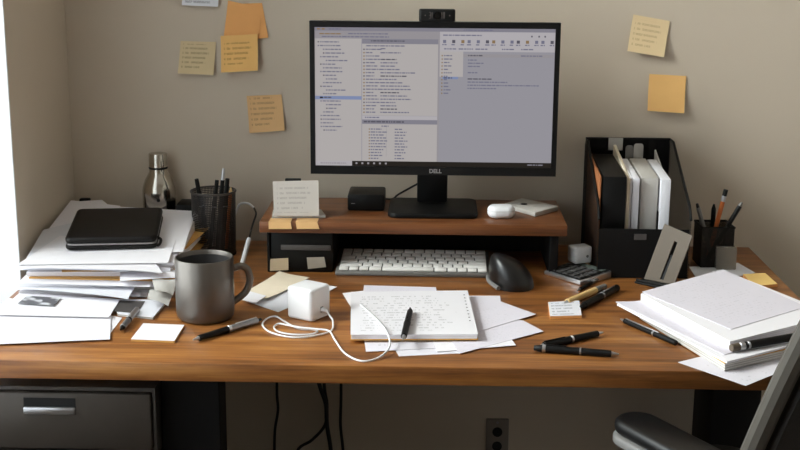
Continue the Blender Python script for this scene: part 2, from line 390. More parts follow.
# drawer cabinet under the left end
x0, x1, yf, zt = -.806, -.462, .02, .687
t = thing('drawer_cabinet', 'charcoal metal drawer cabinet under the left end of the desk', 'cabinet', (0, 0, 0))
cb = MB()
cb.box(x0, x1, yf+.012, .60, .012, zt).box(x0, x1, yf, yf+.013, zt-.006, zt).box(x0, x0+.004, yf, yf+.013, .012, zt-.006).box(x1-.004, x1, yf, yf+.013, .012, zt-.006)
cb.build('cabinet_body', M['cabinet_edge'], t, smooth=False)
hz = (.577, .400, .05)
for k, (za, zb) in enumerate(((.577, .678), (.470, .572), (.03, .465))):
    dx0, dx1 = x0+.006, x1-.007
    d = box(dx0, dx1, yf-.006, yf+.011, za, zb, bev=.004).build('drawer', M['cabinet'], t)
    hc = (za+zb)/2+.029 if k < 2 else zb-.05
    box(-.684, -.596, yf-.0065, yf-.005, hc-.004, hc+.013).build('recess_shade', M['hole'], d)  # flat dark plate, painting the shade of a recess above the handle
    box(-.684, -.596, yf-.0125, yf-.0055, hc-.0155, hc-.002, bev=.003).build('handle', M['silver'], d)
for sx in (x0+.03, x1-.03):
    for sy in (.06, .56): MB().cyl((sx, sy, .001), (sx, sy, .013), .016, .016, 16).build('foot', M['black'], t)

# black panel beside the cabinet carrying the desk front
tag(box(-.4595, -.3585, .05, .115, .001, .7065, bev=.002).build('support_panel', M['matte_black'], smooth=False), 'tall matte black panel standing right beside the drawer cabinet under the desk', 'panel')

# cables hanging behind the desk
def hang(label, pts, Y, r):
    P = [atY(x, y, Y) for x, y in pts]; P.append(P[-1]+Vector((.0, .0, -.09)))
    tag(MB().tube(P, r, 8, 6).build('hanging_cable', M['cord']), label, 'cable', 'cables hanging under the desk')
hang('leftmost black cable hanging straight down under the desk beside the black panel', [(277, 377), (277, 395), (278, 410), (275, 430), (274.5, 452)], .842, .0034)
hang('thick black cable hanging in front of the thin slanting cable under the desk', [(317, 377), (321, 390), (326, 405), (327, 425), (331, 452)], .80, .0050)
hang('thin black cable slanting down to the left under the desk', [(323.5, 377), (325, 392), (327, 405), (325, 425), (312, 440), (297, 452)], .835, .0038)
hang('rightmost black cable hanging straight down under the desk', [(341, 377), (341, 400), (340.5, 425), (343, 452)], .842, .0036)

# ================================================================== OFFICE CHAIR
th_ = math.radians(30)
t = thing('office_chair', 'dark grey office chair turned aside at the desk front right', 'chair', (.523, .149, 0), th_)
# local frame: +Y faces forward, X to the chair's right
MB().prism(rr(.44, .44, .09), .375, .445, bev=.02).build('seat', M['chair_fabric'], t)
bk = MB(); nz, nx = 10, 8
def bp(u, v, off):                           # backrest: u across, v up, curved and reclined
    z = .56+.54*v; y = -.235-.42*(z-.56)-.05*math.cos(u*PI-PI/2)*1.0+off; return Vector(((u-.5)*(.468+.03*math.sin(PI*v)), y, z))
g = [[[bk.bm.verts.new(bp(i/nx, j/nz, o)) for i in range(nx+1)] for j in range(nz+1)] for o in (0, -.045)]
for s_ in (0, 1):
    for j in range(nz):
        for i in range(nx):
            q = (g[s_][j][i], g[s_][j][i+1], g[s_][j+1][i+1], g[s_][j+1][i]); bk.bm.faces.new(q if s_ == 0 else q[::-1])
for i in range(nx):
    bk.bm.faces.new((g[0][0][i+1], g[0][0][i], g[1][0][i], g[1][0][i+1])); bk.bm.faces.new((g[0][nz][i], g[0][nz][i+1], g[1][nz][i+1], g[1][nz][i]))
for j in range(nz):
    bk.bm.faces.new((g[0][j][0], g[0][j+1][0], g[1][j+1][0], g[1][j][0])); bk.bm.faces.new((g[0][j+1][nx], g[0][j][nx], g[1][j][nx], g[1][j+1][nx]))
bmesh.ops.recalc_face_normals(bk.bm, faces=bk.bm.faces[:])
bmesh.ops.bevel(bk.bm, geom=[e for e in bk.bm.edges if e.is_manifold and e.calc_face_angle(0) > .7], offset=.012, segments=2, affect='EDGES')
b_ = bk.build('backrest', M['chair_fabric'], t)
fr = MB()
for u in (0, 1):
    fr.tube([bp(u, v, -.0225)+Vector(((-.004 if u == 0 else .004), 0, 0)) for v in (.0, .25, .5, .75, 1.0)], .016, 10, 3)
fr.build('back_lit_edge', M['chair_lit_edge'], t)  # lighter than the fabric: window light on the backrest edges, put into the colour
MB().tube([(0, -.10, .36), (0, -.27, .37), (0, -.345, .48), (0, -.385, .64)], .022, 10, 5).build('back_bracket', M['black'], t)
for sx in (-1, 1):
    arm = MB().prism(rr(.076, .27, .037, 6), .644, .670, bev=.011, mtx=Matrix.Translation((sx*.250, -.165, 0)), seg=3).build('armrest', M['chair_pad'], t)
    MB().prism(rr(.080, .274, .039, 6), .626, .6435, bev=.006, mtx=Matrix.Translation((sx*.250, -.165, 0)), seg=3).build('arm_lit_edge', M['grey_pl'], arm)  # grey lower layer paints the lit line along the armrest edge
    MB().tube([(sx*.247, -.13, .630), (sx*.25, -.12, .55), (sx*.25, -.08, .40), (sx*.20, -.04, .366), (sx*.05, .0, .36)], .014, 10, 5).build('arm_support', M['dull_silver'], arm)
MB().prism(rr(.22, .26, .03), .345, .375, bev=.006).build('seat_plate', M['black'], t)
MB().cyl((0, 0, .10), (0, 0, .345), .026, .026, 20).build('gas_lift', M['black'], t)
for k in range(5):
    a = 2*PI*k/5+.55; c, s_ = math.cos(a), math.sin(a)
    l = MB().tube([(.01*c, .01*s_, .115), (.15*c, .15*s_, .10), (.28*c, .28*s_, .075)], .02, 8, 4).build('base_leg', M['black'], t)
    MB().cyl((.28*c-.012*s_, .28*s_+.012*c, .028), (.28*c+.012*s_, .28*s_-.012*c, .028), .0275, .0275, 18).build('caster', M['black'], l)

# ================================================================== MONITOR RISER
RX0, RX1, RY0, RY1, RZ0, RZ1 = -.357, .279, .56, .81, .828, .851
t = thing('monitor_riser', 'low wooden monitor riser with dark underside standing across the back of desk', 'riser', (0, 0, ZT))
rz = lambda z: z-ZT
box(RX0, RX1, RY0, RY1, rz(RZ0), rz(RZ1), bev=.002).build('riser_top', M['shelf'], t)
for x0, x1 in ((RX0+.014, RX0+.0195), (RX1-.034, RX1-.016)):
    box(x0, x1, RY0+.012, RY1-.01, .0005, rz(RZ0)-.0003, bev=.001).build('side_panel', M['matte_black'], t)
box(RX0+.035, RX1-.035, RY1-.03, RY1-.015, .0005, rz(RZ0)-.0003).build('back_panel', M['matte_black'], t)

# black letter tray under the left of the riser, with a thin grey strip on its front
tx0, tx1, ty0 = RX0+.0215, -.206, .575
t = thing('drawer_box', 'black drawer box tucked under the left half of riser', 'box', (0, 0, ZT))
box(tx0, tx1, ty0, ty0+.17, .0006, .0868, bev=.002).build('box_body', M['black'], t)
a_, b_ = atY(281, 245, ty0), atY(343, 250, ty0)
box(max(a_.x, tx0+.002), tx1-.004, ty0-.003, ty0-.0002, a_.z-ZT-.010, a_.z-ZT+.001, bev=.001).build('front_strip', M['dark_card'], t)

# ================================================================== MONITOR
MY = .66                                     # front face
MX0, MX1, MZ0, MZ1 = -.259, .261, .934, 1.256
t = thing('monitor', 'wide black desktop monitor showing file windows on wooden riser', 'monitor', (0, MY, RZ1))
zz = lambda z: z-RZ1
pz = [( MX0, MX1, MZ0, MZ0+.018), (MX0, MX1, MZ1-.0125, MZ1), (MX0, MX0+.0105, MZ0+.018, MZ1-.0125), (MX1-.0105, MX1, MZ0+.018, MZ1-.0125)]
fb = MB()
for a, b, c, d in pz: fb.box(a, b, 0, .02, zz(c), zz(d))
fb.build('bezel', M['bezel'], t, smooth=False)
MB().hexa([(MX0+.001, .0205, zz(MZ0)+.001), (MX1-.001, .0205, zz(MZ0)+.001), (MX1-.001, .0205, zz(MZ1)-.001), (MX0+.001, .0205, zz(MZ1)-.001)],
          [(MX0+.09, .05, zz(MZ0)+.06), (MX1-.09, .05, zz(MZ0)+.06), (MX1-.09, .05, zz(MZ1)-.06), (MX0+.09, .05, zz(MZ1)-.06)], bev=.002).build('rear_shell', M['black'], t)
SX0, SX1, SZ0, SZ1 = MX0+.0107, MX1-.0107, zz(MZ0)+.0182, zz(MZ1)-.0127
scr = box(SX0, SX1, .004, .018, SZ0, SZ1).build('screen', M['gloss_black'], t, smooth=False)
# windows on the screen: u, v in 0..1 of the screen, v from the top
UI = [emis('screen_pane', (172, 167, 166)), emis('screen_grey', (146, 142, 146)), emis('screen_bar', (128, 126, 136)), emis('screen_text', (112, 112, 130)),
      emis('screen_blue', (124, 136, 170)), emis('screen_pale', (172, 168, 172)), emis('screen_dark', (40, 36, 32)), emis('screen_gold', (134, 112, 84)), emis('screen_ink', (86, 84, 94)),
      emis('screen_falloff', (146, 144, 151))]  # last one: right pane painted dimmer for reflection and viewing-angle fall-off
ui = MB()
def uq(u0, v0, u1, v1, m, lay=1):
    ui.mi = m; y = .0038-lay*.00012; X = lambda u: SX0+(SX1-SX0)*u; Z = lambda v: SZ1-(SZ1-SZ0)*v
    ui.quad((X(u0), y, Z(v1)), (X(u1), y, Z(v1)), (X(u1), y, Z(v0)), (X(u0), y, Z(v0)))
R_ = random.Random(3)
def line(u, v, length, m=3, h=.0085, lay=4):
    x = u
    while x < u+length-.002:
        wd = R_.choice((.006, .010, .014, .020)); uq(x, v, min(x+wd, u+length), v+h, m, lay); x += wd+.003
uq(0, 0, 1, 1, 9, 0)
uq(0, 0, 1, .025, 2); uq(.0, .025, .52, .08, 1); uq(.52, .025, 1, .18, 5)
for u in (.01, .03): uq(u, .006, u+.012, .018, 7, 3)
line(.06, .008, .05, 3); line(.62, .008, .12, 3); line(.14, .04, .17); line(.02, .042, .09, 7); line(.03, .062, .28, 3)
uq(.0, .08, .195, .965, 0); uq(.198, .08, .515, .115, 2, 2); uq(.198, .115, .515, .63, 0, 2)
line(.235, .09, .14, 8); line(.215, .125, .16, 3)
for k in range(25):                          # folder tree
    v = .10+k*.0265; ind = .012+(0 if k < 2 else .010+.012*R_.choice((0, 1, 1, 2)))
    if abs(k-15) < .5: uq(0, v-.006, .195, v+.019, 4, 2); uq(.02, v, .033, v+.011, 6, 4); line(.037, v, .035, 8); continue
    uq(ind, v, ind+.006, v+.009, 8 if k % 3 == 0 else 3, 4); line(ind+.010, v, R_.uniform(.035, .085), 3)
for k in range(20):                          # file list
    v = .150+k*.0238
    uq(.203, v, .209, v+.010, 7 if k % 4 else 8, 4); line(.214, v, R_.uniform(.03, .068), 3)
    if k not in (0, 2): line(.275, v, R_.uniform(.06, .15), 8 if k % 5 == 3 else 3)
line(.275, .145, .02, 3); uq(.198, .632, .515, .66, 5, 2); line(.21, .64, .06, 3)
uq(.198, .66, .515, .692, 2, 2); line(.205, .67, .17, 8, .011); uq(.198, .692, .515, .965, 0, 2); line(.28, .703, .03, 3)
for k in range(11):
    v = .725+k*.0215; uq(.226, v, .231, v+.009, 7, 4); line(.234, v, R_.uniform(.03, .075), 3); line(.336, v, R_.uniform(.025, .055), 3)
uq(.300, .70, .3012, .93, 1, 4)
uq(.515, .025, .522, .965, 1, 3)
line(.535, .045, .16, 3)
for u in (.90, .93, .955): uq(u, .048, u+.006, .060, 8, 4)
for k in range(14):                          # ribbon icons
    u = .535+k*.034+.004*(k % 3); uq(u, .083, u+.013, .105, (3, 8, 7, 3)[k % 4], 4); line(u-.003, .112, .018, 3)
line(.54, .142, .05); line(.60, .142, .06); line(.67, .142, .05); line(.78, .142, .05); line(.86, .142, .05)
uq(.522, .165, .62, .345, 0, 2); uq(.62, .165, 1, .965, 9, 2); uq(.62, .182, .995, .205, 1, 3)
line(.64, .188, .06, 8); line(.86, .188, .09, 3)
for k in range(12):
    v = .19+k*.0245; uq(.53, v, .535, v+.010, 7, 4); line(.54, v, R_.uniform(.015, .035), 3)
for k, L_ in enumerate((.04, .065, .05, 0, .04, 0, .10, .17, .30, .12)):
    if L_: line(.64, .22+k*.0225, L_, 8 if k in (6, ) else 3)
uq(.535, .345, .60, .362, 4, 3); line(.54, .349, .035, 8)
uq(.0, .965, .155, 1, 5, 4); line(.02, .977, .11, 1, .010, 6); uq(.155, .965, 1, 1, 6, 4)
for k in range(6): uq(.17+k*.025, .975, .178+k*.025, .988, 1, 6)
line(.90, .977, .07, 2, .008, 6)
ui.build('desktop_windows', UI, scr, smooth=False)
# maker's wordmark under the screen
cu = bpy.data.curves.new('wordmark', 'FONT'); cu.body = 'DELL'; cu.size = .0118; cu.align_x = 'CENTER'; cu.extrude = .0002; cu.offset = .0004
tmp = bpy.data.objects.new('tmp', cu); COL.objects.link(tmp); bpy.context.view_layer.update()
me = bpy.data.meshes.new_from_object(tmp.evaluated_get(bpy.context.evaluated_depsgraph_get())); bpy.data.objects.remove(tmp); bpy.data.curves.remove(cu)
me.transform(Matrix.Translation((.006, -.0004, zz(MZ0)+.0050)) @ Matrix.Rotation(PI/2, 4, 'X'))
me.materials.clear(); me.materials.append(M['silver'])
o = bpy.data.objects.new('wordmark', me); COL.objects.link(o); o.parent = t
# stand
MB().box(-.033, .033, .055, .075, .012, .26, bev=.004).box(-.031, .031, .040, .056, .14, .24, bev=.003).build('stand_neck', M['black'], t)
MB().prism(rr(.190, .165, .02), .0004, .011, bev=.003, mtx=Matrix.Translation((.002, .028, 0))).build('stand_base', M['black'], t)
# cable behind the neck
tag(MB().tube([(-.020, MY+.085, .905), (-.05, MY+.10, .885), (-.076, MY+.120, .866), (-.09, MY+.128, .8538), (-.12, MY+.140, .8538)], .0022, 8, 5).build('monitor_cable', M['cord']),
    'short black cable running behind the monitor stand on the riser', 'cable')

# webcam clipped on the top edge
t = thing('webcam', 'black bar webcam clipped on top of the monitor', 'webcam', (.0055, MY-.002, MZ1+.0003))
MB().prism(rr(.075, .026, .006), 0, .0255, bev=.003, mtx=Matrix.Translation((0, .012, 0))).build('camera_body', M['black'], t)
MB().cyl((0, -.0008, .013), (0, -.004, .013), .008, .007, 24).build('lens', M['gloss_black'], t)
mk = MB()
for x in (-.0135, -.0105): mk.box(x-.0006, x+.0006, -.0016, -.0008, .007, .020)
for z in (.0075, .0135, .0195): mk.box(-.0165, -.0135, -.0016, -.0008, z-.0006, z+.0006)
for x in (.0095, .0125, .0150): mk.box(x-.0007, x+.0007, -.0016, -.0008, .007, .020)
for x in (-.0245, .0260): mk.box(x-.0012, x+.0012, -.0016, -.0008, .012, .0145)
mk.build('face_markings', M['mark_grey'], t, smooth=False)  # plain grey marks printed on the webcam face
MB().hexa([(-.02, .023, .0), (.02, .023, .0), (.02, .027, .0), (-.02, .027, .0)], [(-.02, .041, -.034), (.02, .041, -.034), (.02, .045, -.034), (-.02, .045, -.034)]).build('clip', M['black'], t)

# ================================================================== ON THE RISER
z = RZ1+.0004
c = [at(268, 216, z), at(320, 215, z), at(325, 220.5, z), at(272, 221, z)]
bk_ = MB().hexa([(p.x, p.y, z) for p in (at(273, 212.5, z), at(321, 212, z), at(325.5, 218, z), at(272, 218.5, z))][::-1], [(p.x, p.y, z+.006) for p in (at(273, 212.5, z), at(321, 212, z), at(325.5, 218, z), at(272, 218.5, z))][::-1])
tag(bk_.build('paper_packet', M['pages_grey'], smooth=False), 'thin grey packet of papers lying flat on the left end of the riser', 'papers')
z2 = z+.0064
p0, p1 = at(274, 216.0, z2), at(319, 216.0, z2)
q0, q1 = Vector((p0.x-.006, p0.y+.035, z2+.066)), Vector((p1.x-.004, p1.y+.037, z2+.068))
cw = q1-q0
t = thing('note_card', 'pale written card propped upright on the left end of riser', 'card', (0, 0, 0))
MB().sheet([q0, q1, p1, p0], th=.0006, n=6, bulge=.001).build('card', M['card_text'], t, angle=60)
mid = (q0*.55+q1*.45)
tag(MB().box(mid.x-.018, mid.x+.016, mid.y+.0015, mid.y+.010, mid.z-.012, mid.z+.005, bev=.002).build('binder_clip', M['black']), 'black binder clip gripping the top of the propped card', 'clip')
for (xa, xb, xc, xd, lab) in ((270, 292, 292, 269, 'left orange sticky note stuck over the front edge of riser'), (297, 318.5, 319.5, 297, 'right orange sticky note stuck over the front edge of riser')):
    A, B = at(xa, 219.5, RZ1), at(xb, 219.5, RZ1); Cx, Dx = atY(xc, 228.5, RY0), atY(xd, 228.5, RY0)
    n_ = MB(); ya = max(A.y, RY0+.006)
    n_.box(A.x, B.x, RY0-.0008, ya+.012, RZ1+.0002, RZ1+.0009)
    n_.hexa([(A.x, RY0-.0012, RZ1+.0009), (B.x, RY0-.0012, RZ1+.0009), (B.x, RY0-.0004, RZ1+.0009), (A.x, RY0-.0004, RZ1+.0009)],
            [(Dx.x, RY0-.0042, Dx.z), (Cx.x, RY0-.0042, Cx.z), (Cx.x, RY0-.0034, Cx.z), (Dx.x, RY0-.0034, Dx.z)])
    tag(n_.build('sticky_note', M['stk_riser'], smooth=False), lab, 'sticky note', 'sticky notes on the riser edge')
# black drive box
A, B = at(347.5, 211, RZ1), at(385.5, 211.5, RZ1)
t = thing('drive_box', 'small black box standing left of the monitor stand on riser', 'box', (0, 0, RZ1))
box(A.x, B.x-.003, A.y, A.y+.09, .0005, .0365, bev=.004).build('case', M['black'], t)
box(A.x+.008, A.x+.016, A.y-.0006, A.y+.0002, .016, .0175).build('status_light', M['grey_pl'], t)
# earbud case
p = at(501.5, 219.5, RZ1)
t = thing('earbud_case', 'rounded white earbud case on the right end of riser', 'case', (p.x, p.y+.02, RZ1+.0003), .1)
MB().prism(rr(.058, .042, .0195, 8), 0, .0265, bev=.011, seg=5).build('case_body', M['white'], t, angle=60)
MB().prism(rr(.0584, .0424, .0197, 8), .0158, .0163).build('lid_seam', M['grey_pl'], t)
# white booklet with dark round mark
z = RZ1+.0003
P4 = [at(504, 208.0, z), at(522, 202.0, z), at(558.5, 210.5, z), at(535, 217.0, z)]
t = thing('adapter_box', 'flat white box with a dark round mark beside earbud case', 'box', (0, 0, 0))
MB().hexa([(p.x, p.y, z) for p in P4], [(p.x, p.y, z+.010) for p in P4], bev=.0015).build('case', M['paper_grey'], t)
p = at(524, 204.2, z+.010); MB().cyl((p.x, p.y, z+.0102), (p.x, p.y, z+.0112), .007, .007, 20).build('round_mark', M['hole'], t)

# ================================================================== KEYBOARD, MOUSE, CALCULATOR
kf, kb = .551, .692; kz0, kz1 = .0115, .026
ang = math.atan2(kz1-kz0, kb-kf)
t = thing('keyboard', 'slim silver keyboard with white keys in front of riser', 'keyboard', (-.0385, kf, ZT+.0004), math.radians(-.6))
KW, KD = .322, math.hypot(kb-kf, kz1-kz0)
MB().hexa([(-KW/2, 0, 0), (KW/2, 0, 0), (KW/2, kb-kf, 0), (-KW/2, kb-kf, 0)], [(-KW/2, 0, .008), (KW/2, 0, .008), (KW/2, kb-kf, .021), (-KW/2, kb-kf, .021)], bev=.002).build('keyboard_body', M['kb_body'], t)
rows = [[1]*14, [1]*13+[1.5], [1.5]+[1]*12+[1.2], [1.8]+[1]*11+[1.9], [2.3]+[1]*10+[2.4], [1, 1, 1, 1.3, 5.2, 1.3, 1, 1, 1, 1]]
slope = (.021-.008)/(kb-kf); cache = {}
for r, ks in enumerate(rows):
    tot = sum(ks); u = (KW-.012)/tot; y0 = (kb-kf)-.006-(r+1)*.0214; x = -KW/2+.006
    for k in ks:
        wd = round(k*u-.0028, 5)
        if wd not in cache:
            cache[wd] = MB().box(-wd/2, wd/2, -.0091, .0091, 0, .0042, bev=.0014).build('key', M['key'], t)
            o = cache[wd]
        else:
            o = cache[wd].copy(); COL.objects.link(o); o.parent = t
        o.location = (x+k*u/2, y0+.0107, .0083+slope*(y0+.0107)); o.rotation_euler = (math.atan(slope), 0, 0)
        x += k*u
# mouse
p = at(513.5, 292.5, ZT)
t = thing('mouse', 'black sculpted computer mouse on the desk right of keyboard', 'mouse', (p.x, p.y+.058, ZT+.0003), math.radians(12))
ms = MB(); nu, nv = 28, 14
def mp_(u, v):
    a = 2*PI*u; ph = v*PI/2
    x = .044*math.cos(a)*(math.cos(ph)**.55); y = .058*math.sin(a)*(math.cos(ph)**.6)
    h = .060*(1-.22*((y-.0)/.058)**2)*(1-.30*(x/.044)) * (math.sin(ph)**.8)
    x += -.010*math.sin(ph)*1.0
    return Vector((x, y, h))
G = [[ms.bm.verts.new(mp_(i/nu, j/nv)) for i in range(nu)] for j in range(nv)]
tv = ms.bm.verts.new(mp_(0, 1)*1.0)
for j in range(nv-1):
    for i in range(nu): ms.bm.faces.new((G[j][i], G[j][(i+1) % nu], G[j+1][(i+1) % nu], G[j+1][i]))
for i in range(nu): ms.bm.faces.new((G[nv-1][i], G[nv-1][(i+1) % nu], tv))
ms.bm.faces.new(G[0][::-1])
ms.build('mouse_shell', plain('mouse_plastic', (16, 15, 15), .36), t, angle=70)
MB().tube([(-.040, -.045, .006), (-.047, .0, .008), (-.040, .040, .007)], .0045, 8, 5).build('thumb_rest', M['grey_pl'], t)
MB().cyl((-.012, .040, .043), (-.004, .040, .043), .010, .010, 18).build('scroll_wheel', M['dull_silver'], t)
# calculator
z = ZT+.0004
q = [at(544, 274.5, z), at(580, 285.5, z), at(603, 273.5, z), at(567, 263.0, z)]        # front left, front right, back right, back left
ax = (q[1]-q[0]); ay = (q[3]-q[0]); W_, D_ = ax.length, ay.length*.82; aa = math.atan2(ax.y, ax.x)
t = thing('calculator', 'silver edged calculator with black keys behind the pens', 'calculator', (q[0].x, q[0].y, z), aa)
MB().hexa([(0, 0, 0), (W_, 0, 0), (W_, D_, 0), (0, D_, 0)], [(0, 0, .009), (W_, 0, .009), (W_, D_, .016), (0, D_, .016)], bev=.002).build('case', M['silver'], t)
sl = .007/D_; rx = math.atan(sl); R4 = Matrix.Translation((0, 0, .0092)) @ Matrix.Rotation(rx, 4, 'X')
MB().box(.004, W_-.004, .004, D_-.004, 0, .0008, mtx=R4).build('face_plate', M['black'], t, smooth=False)
cw_, ch_ = (W_-.012)/5, (D_-.012)*.76/5; kb_ = None
for r in range(5):
    for k in range(5):
        if kb_ is None: o = kb_ = MB().box(-cw_*.38, cw_*.38, -ch_*.38, ch_*.38, 0, .003, bev=.001).build('key', M['key_dark'], t)
        else: o = kb_.copy(); COL.objects.link(o); o.parent = t
        yy = .006+(r+.5)*ch_; o.location = (.006+(k+.5)*cw_, yy, .0100+sl*yy); o.rotation_euler = (rx, 0, 0)
MB().box(.01, W_-.01, D_*.80, D_*.94, .0008, .0018, mtx=R4).build('display', M['lcd'], t, smooth=False)
# small white adapter cube resting on the calculator
p = at(580, 264, ZT+.018)
t = thing('power_adapter', 'small white power adapter cube standing on the calculator', 'adapter', (p.x, p.y+.012, ZT+.0195), math.radians(24))
MB().prism(rr(.042, .036, .006), 0, .036, bev=.005, seg=3).build('adapter_body', M['white'], t)
MB().cyl((.008, -.0182, .016), (.008, -.0188, .016), .003, .003, 12).build('port', M['grey_pl'], t)

# ================================================================== FILE ORGANISER
OX0, OX1, OY0, OY1 = .342, .533, .565, .843
t = thing('file_organiser', 'tall black mesh file organiser holding folders at right of riser', 'file organiser', (0, 0, ZT+.0004))
H0, H1 = .104, .2475
def sidepanel(x0, x1):
    prof = [(OY0, 0), (OY1, 0), (OY1, H1-.012), (OY1-.012, H1), (OY1-.045, H1), (OY0+.02, H0+.045), (OY0, H0+.02)]
    return MB().hexa([(x0, y, z_) for y, z_ in prof], [(x1, y, z_) for y, z_ in prof]).build('side_panel', M['org_mesh'], t, smooth=False)
sidepanel(OX0, OX0+.003); sidepanel(OX1-.003, OX1)
bp_ = MB()
bp_.box(OX0+.003, OX1-.003, OY1-.004, OY1-.001, 0, H1-.022).box(OX0+.003, OX1-.003, OY1-.008, OY1, H1-.022, H1)
bp_.build('back_panel', M['matte_black'], t, smooth=False)
fp = box(OX0+.003, OX1-.003, OY0, OY0+.003, 0, H0).build('front_panel', M['matte_black'], t, smooth=False)
box(OX0+.075, OX0+.10, OY0-.0016, OY0-.0002, H0-.022, H0-.010).build('label_tab', M['dark_card'], fp, smooth=False)
box(OX0+.003, OX1-.003, OY0+.003, OY1-.004, 0, .003).build('tray_floor', M['matte_black'], t, smooth=False)
for x in (OX0+.0605, OX0+.1307): box(x-.0008, x+.0008, OY0+.05, OY1-.005, .003, .13).build('divider', M['matte_black'], t, smooth=False)
tr_ = MB()
tr_.tube([(OX0+.0015, OY0, H0+.02), (OX0+.0015, OY0+.02, H0+.045), (OX0+.0015, OY1-.045, H1), (OX0+.0015, OY1-.004, H1), (OX1-.0015, OY1-.004, H1), (OX1-.0015, OY1-.045, H1), (OX1-.0015, OY0+.02, H0+.045), (OX1-.0015, OY0, H0+.02)], .003, 8, 0)
tr_.build('rim_wire', M['black'], t)
zb = ZT+.0038
def slab(name, label, cat, x0, x1, yf, yb, hf, hb, mat, lean=0.0, side=None, dip=0.0):
    lo = [(x0, yf, zb), (x1, yf, zb), (x1, yb, zb), (x0, yb, zb)]
    hi = [(x0+lean, yf, ZT+hf), (x1+lean, yf, ZT+hf), (x1+lean, yb, ZT+hb), (x0+lean, yb, ZT+hb)]
    return tag(MB().hexa(lo, hi, bev=min(.0012, (x1-x0)*.3)).build(name, mat), label, cat, 'files in the mesh organiser')
slab('folder', 'brown card folder at the left end inside the file organiser', 'folder', OX0+.0050, OX0+.0090, OY0+.04, OY1-.02, .205, .222, M['brown_card'])
slab('ring_binder', 'thick black binder standing in the file organiser', 'binder', OX0+.0120, OX0+.0590, OY0+.03, OY1-.03, .208, .218, M['black'])
slab('folder', 'tall cream folder just right of the black binder', 'folder', OX0+.0620, OX0+.0690, OY0+.045, OY1-.012, .200, .236, M['cream'])
slab('document', 'white document right of the tall cream folder', 'document', OX0+.0700, OX0+.0735, OY0+.05, OY1-.03, .202, .222, M['paper'])
slab('document', 'thin white booklet left of the grey document sleeve', 'document', OX0+.0745, OX0+.0885, OY0+.045, OY1-.055, .202, .212, M['paper_cool'])
for x0, x1, h, m_, lab in ((.0885, .1060, .236, 'grey_pl', 'dark grey index card rising behind the white documents in organiser'), (.1068, .1280, .240, 'paper_grey', 'pale grey index card rising behind the grey document sleeve')):
    tag(MB().prism([(p[0]+OX0+(x0+x1)/2, p[1]) for p in rr(x1-x0, .20, .006)], 0, .0012, mtx=Matrix.Translation((0, OY1-.0205 if 'dark' in lab else OY1-.0195, ZT+h-.10)) @ Matrix.Rotation(PI/2, 4, 'X')).build('index_card', M[m_]), lab, 'card', 'files in the mesh organiser')
slab('document_sleeve', 'wide grey sleeve of papers at right inside the organiser', 'document', OX0+.0935, OX0+.1290, OY0+.055, OY1-.05, .202, .212, M['paper_grey'])
slab('document', 'white packet at the right end inside the file organiser', 'document', OX0+.1325, OX0+.1530, OY0+.045, OY1-.05, .200, .210, M['paper_cool'])
slab('folder', 'grey folder at far right inside the file organiser', 'folder', OX0+.1545, OX0+.1580, OY0+.10, OY1-.012, .18, .226, M['paper_grey'])
p = atY(616, 138, OY1-.012); tag(box(p.x-.016, p.x+.016, OY1-.0115, OY1-.0088, p.z-.028, p.z, bev=.0006).build('index_tab', M['paper_grey'], smooth=False), 'pale card tab rising above the back of the file organiser', 'card')

# grey slotted phone stand
A, B = at(644, 278.5, ZT+.006), at(672.5, 284.5, ZT+.006)
dx = (B-A); wv = dx.length; aa = math.atan2(dx.y, dx.x)
t = thing('phone_stand', 'slanted grey metal phone stand with a slot before organiser', 'phone stand', (A.x, A.y, ZT+.0004), aa)
Rt = Matrix.Translation((0, 0, .005)) @ Matrix.Rotation(math.radians(-14), 4, 'X') @ Matrix.Shear('XZ', 4, (.16, 0)) if False else Matrix.Translation((0, 0, .005)) @ Matrix.Rotation(math.radians(13), 4, 'Y') @ Matrix.Rotation(math.radians(-11), 4, 'X')
pl = MB(); h_ = .122
for a, b, c_, d in ((0, wv*.50, 0, h_), (wv*.62, wv, 0, h_), (wv*.50, wv*.62, 0, .014), (wv*.50, wv*.62, h_*.80, h_)): pl.box(a, b, 0, .003, c_, d, mtx=Rt)
pl.build('slotted_plate', M['grey_plate'], t, smooth=False)
box(-.006, wv+.004, -.028, .012, 0, .005, bev=.0015).build('base_plate', M['black'], t)
MB().box(-.004, wv, -.026, -.022, .005, .010, bev=.001).build('front_lip', M['black'], t)
MB().hexa([(wv*.45, .004, .005), (wv*.7, .004, .005), (wv*.7, .011, .005), (wv*.45, .011, .005)], [(wv*.45+.014, .017, .06), (wv*.7+.014, .017, .06), (wv*.7+.014, .020, .06), (wv*.45+.014, .020, .06)]).build('brace', M['black'], t, smooth=False)

# ================================================================== PENS
def pen(name, label, p0, p1, r, parts, group=None, clip=None, cat='pen', rest=None):
    """p0 writing tip, p1 far end; parts: (name, material, from, to, r from, r to) along 0..1"""
    p0, p1 = Vector(p0), Vector(p1); L = (p1-p0).length
    e = (p1-p0).to_track_quat('Z', 'Y').to_euler()
    t = thing(name, label, cat, p0, group=group, rot=e)
    for (n, m, a, b, ra, rb) in parts:
        mb = MB(); k = .0006/L
        mb.lathe([(0, a*L), (ra*r*.9, a*L), (ra*r, a*L+.0006), (rb*r, b*L-.0006), (rb*r*.9, b*L), (0, b*L)], 16)
        mb.build(n, M[m], t)
    if clip:
        m, a, b = clip
        MB().box(-.0014, .0014, r*.95, r*.95+.0016, a*L, b*L, bev=.0004).build('clip', M[m], t)
    return t
def lie(px0, py0, px1, py1, r, z=ZT):
    zc = z+r+.0003; return at(px0, py0-1.2, zc), at(px1, py1-1.2, zc)
BALL = [('tip', 'silver', 0, .09, .22, .62), ('grip', 'black', .09, .50, .9, 1), ('band', 'silver', .50, .53, 1.06, 1.06), ('barrel', 'black', .53, .96, 1, .95), ('button', 'silver', .96, 1, .5, .5)]
